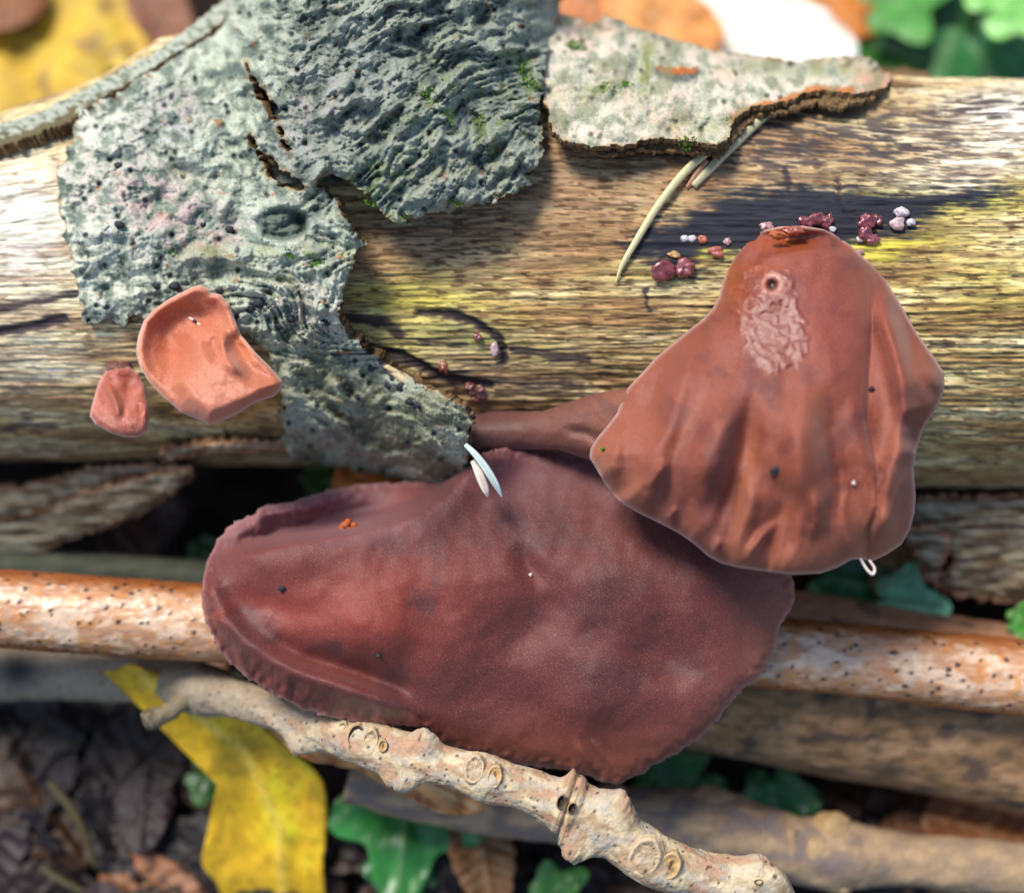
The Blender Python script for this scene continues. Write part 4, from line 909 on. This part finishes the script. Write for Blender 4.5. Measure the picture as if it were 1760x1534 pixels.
SWELL = [(725, .88, 24, 22, .55), (745, .80, 12, 14, .4), (698, .12, 22, 26, .5), (720, .10, 14, 14, .4), (970, .93, 20, 15, .45), (1030, .86, 28, 20, .5), (1052, .80, 20, 18, .5), (1008, .10, 30, 26, .5), (1034, .06, 20, 18, .5), (530, .13, 20, 30, .5), (366, .5, 10, 34, 1.2), (1288, .84, 22, 22, .55), (1312, .74, 14, 16, .5), (822, .45, 7, 24, 1.0), (850, .45, 6, 18, .9), (1108, .45, 7, 34, 1.0), (1150, .4, 5, 24, .9), (600, .5, 5, 18, 1.2), (640, .5, 6, 20, 1.2), (255, .5, 4, 30, 2), (966, .5, 5, 7, 3), (984, .5, 6, 6, 3), (975, .5, -4, 3, 3)]
def b_kn(s, t, r):
    sw = 0
    for x, th_, am, ss, sg in SWELL:
        d_ = np.abs((t - th_ * np.pi + np.pi) % (2 * np.pi) - np.pi)
        nz = 1 + .22 * fbm(s / 17 + x, t * 1.8, 3, 834)
        sw = sw + am * gs(s - np.interp(x, KQ[:, 0], _ks), ss) * gs(d_, sg) * nz
    return sw + 3.5 * fbm(s / 70, t * 1.3, 3, 831) + 1.3 * fbm(s / 16, t * 4, 3, 832)
kn = empty('knobbly_twig', V(*KN[12][:3]))
tag(kn, 'pale knobbly twig with round leaf scars crossing in front of the broad ear', 'twig')
kn_stem, _ = tube('stem', KN, mat_ash, c_kn, n=40, seg=56, bump=b_kn, parent=kn)
def scar(x, y, w_, a, b, rot, kind, parent, nm='leaf_scar', tilt=(0, 0)):
    """a raised oval leaf scar: rim, sunken face, arc of dark bundle dots (kind 0), bud base with a split centre (kind 1), dark hole (kind 2)"""
    R_ = np.linspace(0, 1, 15); A_ = np.linspace(0, 2 * np.pi, 44, endpoint=False); RR, TT_ = np.meshgrid(np.linspace(0, 1, 24), np.linspace(0, 2 * np.pi, 96, endpoint=False), indexing='ij')
    rot = math.radians(rot); wob = 1 + .06 * fbm(np.cos(TT_) * 1.5 + x, np.sin(TT_) * 1.5, 2, int(x))
    lx, ly = RR * a * np.cos(TT_) * wob, RR * b * np.sin(TT_) * wob
    h = 2.2 * gs(RR - .76, .16) - 1.6 * sst(.8, .5, RR) - 11 * sst(.74, 1.0, RR)
    n_ = fbm(lx / 8 + x, ly / 8, 3, int(x) + 3)
    c = np.ones(RR.shape + (3,)) * (col(186, 160, 128) if kind == 0 else col(190, 152, 100)) * (1 + .12 * n_)[..., None]
    c = mixc(c, col(206, 184, 148), gs(RR - .80, .12) * .7)
    c = mixc(c, col(188, 162, 130), sst(.88, .98, RR))
    if kind == 0:
        q = np.abs((TT_ - math.pi + math.pi) % (2 * np.pi) - np.pi); dots = gs(RR - .56, .05) * (q > .9) * sst(.25, .6, np.sin(TT_ * 21 + 2 * n_)); c = mixc(c, col(84, 66, 52), dots * .95); h = h - 2 * dots
    elif kind == 1:
        c = mixc(c, col(74, 52, 36), np.clip(spot(lx, ly, 0, 0, a * .14, b * .42) + .6 * gs(RR - .25, .06) * (n_ > 0), 0, 1)); c = mixc(c, col(140, 104, 66), gs(RR - .95, .05) * .8)
    else:
        c = mixc(c, col(58, 42, 40), sst(.85, .7, RR)); h = h - 5 * sst(.8, .3, RR)
    gxp = lx * math.cos(rot) - ly * math.sin(rot); gyp = lx * math.sin(rot) + ly * math.cos(rot)
    co = V(x + gxp, y + gyp, w_ + h + tilt[0] * gxp + tilt[1] * gyp + 1.2 * n_)
    H, K = RR.shape; idx = np.arange(H * K).reshape(H, K); nxt = np.roll(idx, -1, 1)
    f = np.stack([idx[:-1], idx[1:], nxt[1:], nxt[:-1]], -1).reshape(-1, 4)
    return mesh(nm, co, f, mat_ash, c.reshape(-1, 3), parent)
def sc_on(x, y, a, b, rot, kind, nm='leaf_scar', up=0):
    yc, wc_, r = kn_at(x); dy = np.clip((y - yc) / r, -.9, .9)
    sl = -dy / math.sqrt(1 - dy * dy)
    scar(x, y, wc_ + r * math.sqrt(1 - dy * dy) + 5.5 + up, a, b, rot, kind, kn_stem, nm, (.1, max(-1, min(1, sl)) * .9))
sc_on(588, 1260, 14, 26, 12, 0); sc_on(612, 1266, 17, 26, 10, 2, 'bud_scar'); sc_on(636, 1276, 16, 30, 12, 0); sc_on(658, 1281, 9, 13, 10, 1, 'bud_scar')
sc_on(815, 1322, 20, 31, 12, 0); sc_on(850, 1334, 15, 24, 10, 1, 'bud_scar'); sc_on(964, 1377, 8, 15, 18, 2, 'bud_scar', 5); sc_on(983, 1388, 8, 12, 25, 2, 'bud_scar', 5)
sc_on(1108, 1474, 32, 42, 22, 0); sc_on(1152, 1488, 21, 30, 20, 1, 'bud_scar')
sc_on(1304, 1515, 10, 6, 0, 2, 'bud_scar')
o, _ = tube('side_spur', [(345, 1186, -165, 16), (312, 1208, -150, 15), (285, 1226, -140, 15), (262, 1234, -135, 19), (248, 1240, -132, 16)], mat_ash, lambda s, t, x, y: np.ones(s.shape + (3,)) * col(126, 114, 90) * (1 - .5 * sst(275, 250, x) * sst(-.2, .2, fbm(s / 8, t * 3, 2, 9)))[..., None], n=10, seg=20, bump=lambda s, t, r: 2.4 * fbm(s / 14, t * 2, 3, 7), parent=kn)

def c_kn2(s, t, x, y):
    n = fbm(s / 70, t * 1.6, 4, 841); c = np.ones(s.shape + (3,)) * col(140, 116, 94)
    c = mixc(c, col(176, 150, 116), sst(-.1, .4, n) * .7); c = mixc(c, col(112, 100, 100), sst(0, .4, -n) * .7)
    return mixc(c, col(168, 140, 106), sst(1420, 1560, x) * .5)
K2 = [(600, 1330, -240, 46), (740, 1366, -250, 46), (860, 1388, -262, 48), (1000, 1400, -270, 48), (1130, 1408, -275, 54), (1230, 1418, -275, 60), (1310, 1442, -275, 54), (1380, 1460, -270, 58), (1450, 1468, -265, 60), (1530, 1474, -262, 46), (1640, 1484, -258, 45), (1760, 1494, -255, 46), (1960, 1510, -250, 46)]
kn2 = empty('knobbly_twig', V(*K2[4][:3]))
tag(kn2, 'dull brown knobbly twig lying low among ivy leaves beneath the thick branch', 'twig')
kn2_stem, _ = tube('stem', K2, mat_ash, c_kn2, n=24, seg=40, bump=lambda s, t, r: 4 * fbm(s / 60, t * 1.5, 3, 851), parent=kn2)
for k, (x, y, w_, rx, ry, rw, c) in enumerate([(1222, 1378, -262, 40, 26, 30, col(160, 132, 100)), (1432, 1420, -250, 36, 26, 32, col(170, 140, 100)), (1405, 1468, -214, 26, 30, 12, col(166, 138, 102)), (1440, 1510, -250, 34, 22, 30, col(176, 150, 110)), (1360, 1455, -222, 10, 36, 14, col(150, 124, 96)), (1050, 1362, -250, 26, 16, 22, col(150, 126, 100))]): blob('knob', x, y, w_, rx, ry, rw, mat_ash, c, kn2_stem, .25, 3, 20 + k)

def c_thick(s, t, x, y):
    n = fbm(s / 160, t * 3, 5, 861); n2 = fbm(s / 60, t * 9, 4, 862); c = np.ones(s.shape + (3,)) * col(150, 114, 80)
    c = mixc(c, col(178, 138, 102), sst(-.1, .5, n)); c = mixc(c, col(92, 74, 50), sst(0, .5, n2) * .6)
    c = mixc(c, col(190, 136, 104), sst(1120, 1060, y - (x - 1500) * .19) * .75)  # brightly lit upper side, painted lighter into the branch colour
    return mixc(c, col(64, 54, 54), sst(.25, .5, fbm(s / 70, t * 4, 3, 863)) * .6)
tb, _ = tube('thick_branch', [(840, 1085, -372, 132), (1100, 1125, -368, 142), (1380, 1170, -362, 150), (1760, 1238, -350, 156), (2050, 1290, -345, 158)], mat_dull, c_thick, n=60, seg=100, bump=lambda s, t, r: 5 * fbm(s / 150, t * 2, 4, 871))
tag(tb, 'thick brown branch lying behind the smooth reddish twig', 'branch')
ms, _ = tube('thin_stick', [(-160, 962, -420, 26), (120, 972, -430, 26), (380, 990, -440, 24), (640, 1010, -450, 22)], mat_dull, lambda s, t, x, y: np.ones(s.shape + (3,)) * col(82, 84, 70) * (1 + .3 * fbm(s / 40, t * 3, 3, 5))[..., None], n=14, seg=24)
tag(ms, 'dark greenish thin stick in the hollow beneath the log', 'stick')

# ------------------------------------------------------------------ leaves
def leaf_mesh(name, outline, wfun, base, vein, mat, midrib=None, spots_=None, seed=0, rings=12, thick=2.0, nseg=None):
    """outline: closed polygon in photograph pixels, star-shaped about its centre"""
    P = np.asarray(outline, float)
    if len(P) < 50:
        P = catmull(np.vstack([P, P[:1]]), 8)[:-1]; P = P + 3.2 * np.c_[fbm(P[:, 0] / 26, P[:, 1] / 26, 3, seed + 1), fbm(P[:, 0] / 26, P[:, 1] / 26, 3, seed + 2)]
    Q = np.vstack([P, P[:1]]); d = np.concatenate([[0], np.cumsum(np.hypot(*np.diff(Q, axis=0).T))])
    n_ = nseg or 120; u = np.linspace(0, d[-1], n_, endpoint=False)
    B = np.c_[np.interp(u, d, Q[:, 0]), np.interp(u, d, Q[:, 1])]; c0 = P.mean(0)
    R_ = np.linspace(0, 1, rings) ** .8
    X = c0[0] + R_[:, None] * (B[:, 0] - c0[0]); Y = c0[1] + R_[:, None] * (B[:, 1] - c0[1])
    size = np.ptp(P, axis=0).max()
    w = wfun(X, Y)
    c = np.ones(X.shape + (3,)) * np.asarray(base, float)
    nn = fbm(X / size * 5 + seed, Y / size * 5, 4, 900 + seed); c = c * (1 + .20 * nn)[..., None]
    if midrib is not None:
        for i_, ml in enumerate(midrib):
            dd, _, _ = line(X, Y, ml); k = gs(dd, size * .012 + 1.2); c = mixc(c, vein, k * .8); w = w + (size * .02) * gs(dd, size * .04)
    if spots_: c = mixc(c, spots_[0], sst(spots_[1], spots_[1] + .2, fbm(X / spots_[2], Y / spots_[2], 3, seed + 50)) * .8)
    H, K = X.shape; idx = np.arange(H * K).reshape(H, K); nxt = np.roll(idx, -1, 1)
    f = np.stack([idx[:-1], idx[1:], nxt[1:], nxt[:-1]], -1).reshape(-1, 4)
    o = mesh(name, V(X, Y, w), f, mat, np.clip(c, 3, 252).reshape(-1, 3))
    so = o.modifiers.new('thickness', 'SOLIDIFY'); so.thickness = thick * S; so.offset = 0
    return o
def shape(kind, x, y, size, rot, g_):
    """a whole leaf outline: 'oval' (beech), 'ivy' (five lobes), 'maple' (pointed lobes), 'oak'"""
    t = np.linspace(0, 2 * np.pi, 96, endpoint=False); st_ = np.abs(np.sin(t / 2))
    if kind == 'oval': lx, ly = np.cos(t) * (1 + .10 * np.cos(t)), .58 * np.sin(t) * (1 - .12 * np.cos(t)) * (1 + .04 * np.sin(t * 19))
    elif kind == 'ivy':
        r = .70 + .22 * np.cos(t * 5) * (.55 + .45 * np.cos(t)) + .22 * np.cos(t) - .30 * gs(np.abs((t - np.pi)), .22); lx, ly = r * np.cos(t), r * np.sin(t) * .95
    elif kind == 'maple':
        r = .62 + .30 * np.abs(np.cos(t * 2.5)) ** 1.6 * (.7 + .3 * np.cos(t)) + .05 * np.cos(t * 15) - .25 * gs(np.abs(t - np.pi), .2); lx, ly = r * np.cos(t), r * np.sin(t)
    else: r = .55 + .10 * np.cos(t * 9); lx, ly = r * 1.7 * np.cos(t), r * .8 * np.sin(t)
    j = 1 + .05 * pn(np.cos(t) * 2 + g_.uniform(0, 9), np.sin(t) * 2, 7); a = math.radians(rot)
    lx, ly = lx * j * size, ly * j * size
    ribs = [[(-.8, 0), (.95, 0)]]
    if kind in ('ivy', 'maple'): ribs += [[(-.55, 0), (.35 if s_ else .1, .75 * q)] for q in (-1, 1) for s_ in (0, 1)]
    else: ribs += [[(k_, 0), (k_ + .28, q * .48)] for k_ in (-.6, -.35, -.1, .15, .4) for q in (-1, 1)]
    T_ = lambda u, v: (x + u * math.cos(a) - v * math.sin(a), y + u * math.sin(a) + v * math.cos(a))
    return [T_(u, v) for u, v in zip(lx, ly)], [[T_(u * size, v * size) for u, v in rb] for rb in ribs]
def leaf(name, kind, x, y, size, rot, base, vein, mat, label, cat, group=None, lift=60, tilt=(0, 0), curl=.25, seed=0, spots_=None, w0=None, flat=(1, 1)):
    g_ = np.random.default_rng(seed + 70); P, rib = shape(kind, x, y, size, rot, g_)
    if flat != (1, 1):
        f_ = lambda p: (x + (p[0] - x) * flat[0], y + (p[1] - y) * flat[1]); P = [f_(p) for p in P]; rib = [[f_(p) for p in q] for q in rib]
    a = math.radians(rot); off = g_.uniform(0, 50)
    def wf(X, Y):
        u = ((X - x) * math.cos(a) + (Y - y) * math.sin(a)) / size; v = (-(X - x) * math.sin(a) + (Y - y) * math.cos(a)) / size
        gw = ground_w(X, Y) + lift if w0 is None else w0 + .31 * (Y - y) * 1.0
        return gw + tilt[0] * (X - x) + tilt[1] * (Y - y) + size * (curl * (v * v - .12) - .3 * curl * u * u + .09 * fbm(u * 1.6 + off, v * 1.6, 3, seed))
    o = leaf_mesh(name, P, wf, base, vein, mat, rib, spots_, seed)
    tag(o, label, cat, group); return o
# named leaves in front of and behind the log
def plane(w0, x0, y0, gx_, gy_, amp=10, seed=0, sc2=120.): return lambda X, Y: w0 + gx_ * (X - x0) + gy_ * (Y - y0) + amp * fbm(X / sc2, Y / sc2, 3, seed)
YL = [(178, 1152), (204, 1148), (224, 1139), (270, 1158), (330, 1188), (400, 1215), (460, 1255), (520, 1308), (556, 1345), (560, 1420), (556, 1500), (560, 1640), (470, 1700), (420, 1640), (385, 1540), (352, 1490), (346, 1478), (378, 1462), (384, 1440), (380, 1418), (396, 1390), (402, 1360), (408, 1345), (392, 1328), (370, 1326), (345, 1302), (318, 1268), (304, 1246), (270, 1214), (236, 1182), (205, 1162)]
o = leaf_mesh('yellow_leaf', YL, plane(-305, 400, 1350, -.05, -.42, 14, 3), col(255, 206, 40), col(255, 222, 100), mat_leaf, [[(240, 1160), (420, 1290), (480, 1420), (490, 1640)]], (col(206, 156, 44), .34, 11.), 3, 26, nseg=260)
tag(o, 'bright yellow lobed leaf with brown flecks under the knobbly twig', 'leaf')
o = leaf_mesh('pale_leaf', [(430, 1200), (500, 1240), (600, 1270), (700, 1310), (790, 1345), (832, 1388), (800, 1400), (760, 1396), (712, 1376), (660, 1350), (610, 1322), (560, 1312), (530, 1306), (490, 1280), (455, 1245)], plane(-120, 640, 1310, .10, -.1, 10, 5, 60.), col(222, 158, 96), col(232, 190, 140), mat_leaf, [[(440, 1215), (640, 1300), (820, 1388)]], (col(170, 96, 40), .2, 30.), 5, 14)
tag(o, 'curled pale orange dead leaf pressed behind the knobbly twig', 'leaf')
BR = col(112, 76, 46)
leaf('yellow_leaf', 'maple', 105, 95, 235, 200, col(214, 172, 28), col(226, 196, 70), mat_leaf, 'yellow maple leaf with brown blotches behind the curled bark strip', 'leaf', None, 190, (0, .0), .15, 1, (col(120, 82, 34), .3, 50.))
leaf('brown_leaf', 'oval', 275, 15, 85, 60, col(128, 72, 44), col(150, 100, 64), mat_leaf, 'red-brown dead leaf beside the yellow maple leaf behind the log', 'leaf', None, 240, (.2, 0), .3, 2)
leaf('brown_leaf', 'oval', 10, 5, 80, 160, col(132, 74, 30), col(160, 100, 50), mat_leaf, 'rust-coloured dead leaf overlapping the yellow maple leaf', 'leaf', None, 250, (0, 0), .3, 12)
leaf('cream_leaf', 'oval', 1300, 70, 165, 10, col(250, 240, 222), col(252, 246, 236), mat_leaf, 'pale cream leaf behind the bark flap', 'leaf', None, 330, (0, .5), -.2, 3)  # blown-out brightness put into this leaf's colour
leaf('orange_leaf', 'oval', 1130, 30, 110, 20, col(236, 160, 84), col(214, 160, 104), mat_leaf, 'tan-orange dead leaf behind the near end of the bark flap', 'leaf', None, 420, (0, 0), .3, 4)
leaf('orange_leaf', 'oval', 1410, 5, 150, -15, col(220, 130, 48), col(200, 140, 80), mat_leaf, 'rich orange dead leaf above the cream one', 'leaf', None, 160, (0, 0), .25, 5)
leaf('orange_leaf', 'oval', 1010, 0, 110, 40, col(206, 130, 80), col(196, 140, 92), mat_leaf, 'dull orange dead leaf by the stump of the side branch', 'leaf', None, 380, (0, 0), .3, 6)
IV = 'ivy leaves on the woodland floor'; GV = col(120, 150, 100)
for k, (x, y, s_, r_, c, lf, lab) in enumerate([
    (1540, 90, 200, 20, col(46, 96, 36), 160, 'large mid-green ivy leaf behind the bare end of the log'),
    (1690, 110, 170, 70, col(52, 112, 60), 200, 'blue-green ivy leaf meeting the log top beside the large mid-green one'),
    (1530, 0, 110, -20, col(92, 158, 70), 260, 'light green ivy leaf next to the orange dead leaf'),
    (1725, 0, 125, -38, col(128, 196, 96), 420, 'bright lime-green ivy leaf overhanging the others behind the log'),
    (1440, 995, 110, 10, col(44, 104, 58), 260, 'dark green ivy leaf glimpsed under the bell-shaped ear'),
    (1540, 1032, 86, 8, col(136, 208, 156), 290, 'minty pale ivy leaf between the thick branch and torn bark'),
    (1750, 1068, 44, 0, col(74, 150, 44), 330, 'small fresh green leaf tip above the thick branch'),
    (700, 1372, 165, 96, col(54, 124, 56), 130, 'dark ivy leaf hanging under the knobbly twig beside the yellow leaf'),
    (1180, 1345, 130, 150, col(54, 118, 58), 110, 'deep green ivy leaf under the tip of the broad ear'),
    (1330, 1360, 95, 80, col(54, 120, 70), 70, 'bluish green ivy leaf beneath the thick branch'),
    (350, 1335, 60, 30, col(44, 92, 34), 90, 'small ivy leaf tucked against the edge of the yellow leaf'),
    (710, 1520, 80, 200, col(42, 96, 50), 90, 'ivy leaf in shadow below the larger dark one'),
    (945, 1535, 66, -30, col(78, 140, 56), 120, 'fresh green ivy leaf tip below the knobbly twig'),
    (350, 945, 50, 60, col(48, 96, 46), 170, 'little ivy leaf in the dark hollow by the frilled rim'),
    (540, 815, 46, 20, col(70, 110, 40), 200, 'small green leaf under the bark tongue')]):
    leaf('ivy_leaf', 'ivy', x, y, s_, r_, c, GV if lf < 400 else col(190, 226, 160), mat_green, lab, 'leaf', IV, lf, (0, 0), .18, 20 + k)
leaf('brown_leaf', 'oval', 1700, 1430, 130, 15, col(142, 84, 48), col(170, 120, 80), mat_leaf, 'russet dead leaf beneath the thick branch beside the dull knobbly twig', 'leaf', None, 120, (0, 0), .25, 50, (col(176, 150, 96), .35, 40.))
leaf('brown_leaf', 'oval', 268, 1545, 118, 30, col(150, 98, 66), col(176, 130, 96), mat_leaf, 'tan-brown dead leaf beside the lower end of the yellow leaf', 'leaf', None, 40, (0, 0), .3, 51)
leaf('brown_leaf', 'oval', 830, 1470, 95, 80, col(140, 96, 58), col(170, 130, 88), mat_leaf, 'curled tan leaf hanging beneath the knobbly twig', 'leaf', None, 140, (0, 0), .5, 52)
leaf('brown_leaf', 'oval', 220, 930, 80, 60, col(92, 58, 50), col(120, 84, 70), mat_leaf, 'dull purple-brown leaf in the hollow under the torn bark', 'leaf', None, 150, (0, 0), .3, 53)
leaf('brown_leaf', 'oval', 1540, 985, 80, 80, col(176, 132, 84), col(200, 160, 110), mat_leaf, 'tan dead leaf behind the bell-shaped ear under the torn bark', 'leaf', None, 260, (0, 0), .3, 54)
leaf('orange_leaf', 'oval', 680, 840, 120, 5, col(196, 104, 36), col(214, 140, 70), mat_leaf, 'glowing orange dead leaf under the bark tongue behind the broad ear', 'leaf', None, 60, (0, 0), .2, 55, None, -240.)
# thin stems in the litter at lower left
for k, P in enumerate([[(85, 1345, -400, 7), (120, 1385, -390, 8), (145, 1430, -385, 7), (165, 1490, -390, 5)], [(70, 1490, -400, 6), (110, 1515, -395, 7), (160, 1540, -395, 6)]]):
    o, _ = tube('dry_stem', P, mat_grass, lambda s, t, x, y: np.ones(s.shape + (3,)) * col(72, 64, 38), n=8, seg=10)
    tag(o, ['thin olive dry stem arching over the dark litter', 'short dry stem beside the tan-brown leaf'][k], 'stem', 'dry stems in the litter')
# dead-leaf litter
pal = [col(78, 46, 30), col(62, 38, 32), col(102, 60, 34), col(54, 34, 28), col(122, 70, 38), col(76, 42, 48), col(134, 84, 48)]
g_ = np.random.default_rng(12); nl = 0
for i in range(250):
    x, y = g_.uniform(-250, 2010), g_.uniform(-250, 1790)
    if i >= 190: x, y = g_.uniform(-400, 2160), g_.uniform(-900, -180)
    elif i >= 120: x, y = g_.uniform(-100, 900), g_.uniform(1180, 1640)
    top = y < 300
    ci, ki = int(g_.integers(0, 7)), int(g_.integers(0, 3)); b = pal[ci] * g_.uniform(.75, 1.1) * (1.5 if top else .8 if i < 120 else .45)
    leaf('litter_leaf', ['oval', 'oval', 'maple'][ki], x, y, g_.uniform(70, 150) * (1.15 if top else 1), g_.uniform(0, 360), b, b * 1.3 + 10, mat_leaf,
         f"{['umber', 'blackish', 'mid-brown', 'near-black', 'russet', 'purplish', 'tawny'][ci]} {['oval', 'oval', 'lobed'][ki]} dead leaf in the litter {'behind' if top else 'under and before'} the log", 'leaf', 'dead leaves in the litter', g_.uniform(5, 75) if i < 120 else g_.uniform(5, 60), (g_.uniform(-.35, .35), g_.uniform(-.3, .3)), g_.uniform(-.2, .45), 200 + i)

# ------------------------------------------------------------------ crumbs and a gnat
def at(fn, x, y, d=80.): return float(fn(np.array([float(x)]), np.array([float(y)]), np.array([d]))[0])
cr = empty('orange_crumb', V(597, 908, at(w_lo, 597, 908)))
tag(cr, 'orange clustered crumb resting in the fold of the broad ear', 'crumb')
for k in range(9):
    a = k * 2.4; blob('grain', 597 + 11 * math.cos(a) * (.4 + k % 3 * .35), 908 + 10 * math.sin(a) * (.4 + k % 3 * .35), at(w_lo, 597, 905) + 6 + (k % 4) * 3, 7, 6, 6, mat_crumb, col(190, 100, 52), cr, .35, 2, k)
def crumb(fn, x, y, rx, ry, mat, c, label, seed, rot=0):
    o = blob('crumb', x, y, at(fn, x, y) + 2, rx, ry, 4, mat, c, None, .55, 3, seed, rot); tag(o, label, 'crumb', 'specks of debris on the fungi')
crumb(w_up, 1334, 807, 13, 6, mat_dark, col(40, 44, 52), 'dark flake of debris low on the bell-shaped ear', 1, -22)
crumb(w_up, 1498, 669, 5, 5, mat_dark, col(50, 50, 70), 'tiny bluish black speck beyond the crease on the bell-shaped ear', 2)
crumb(w_up, 1467, 830, 3, 4, mat_wing, col(230, 190, 140), 'minute cream grain beside the crease of the bell-shaped ear', 3)
crumb(w_up, 1036, 771, 4, 3, mat_moss, col(150, 190, 60), 'minute green scrap near the outer edge of the bell-shaped ear', 4)
crumb(w_lo, 485, 1011, 6, 5, mat_dark, col(40, 34, 44), 'black speck on the upper part of the broad ear', 5)
crumb(w_lo, 650, 1126, 5, 3, mat_dark, col(70, 76, 80), 'grey speck on the lower middle of the broad ear', 6)
crumb(w_lo, 912, 987, 3, 3, mat_wing, col(230, 200, 180), 'pale pinprick grain near the dent of the broad ear', 7)
crumb(w_lo, 990, 776, 7, 6, mat_crumb, col(190, 120, 50), 'small orange grain between the stalk and the broad ear', 8)
gn = empty('gnat', V(335, 553, at(w_me, 335, 553)))
tag(gn, 'tiny pale gnat stuck on the orange-pink ear', 'insect')
gw = at(w_me, 335, 553)
blob('body', 335, 552, gw + 4, 5, 2.4, 2.5, mat_dark, col(70, 50, 46), gn, .1, 2, 1, 38)
blob('wing', 329, 548, gw + 5, 6, 2.2, 1, mat_wing, col(222, 205, 196), gn, .1, 2, 2, 30)
blob('wing', 343, 558, gw + 5, 6, 2.4, 1, mat_wing, col(222, 205, 196), gn, .1, 2, 3, 42)
hk = empty('dangling_fibre', V(1492, 970, at(w_up, 1480, 950)))
tag(hk, 'clear looped fibre dangling from the lower edge of the bell-shaped ear', 'fibre')
wq = at(w_up, 1484, 950) - 6
tube('strand', [(1478, 958, wq, 2.5), (1490, 978, wq + 3, 2.8), (1500, 986, wq + 3, 3), (1503, 976, wq + 3, 2.6), (1494, 962, wq + 2, 2.2)], mat_wing, lambda s, t, x, y: np.ones(s.shape + (3,)) * col(200, 190, 180), n=8, seg=8, parent=hk)
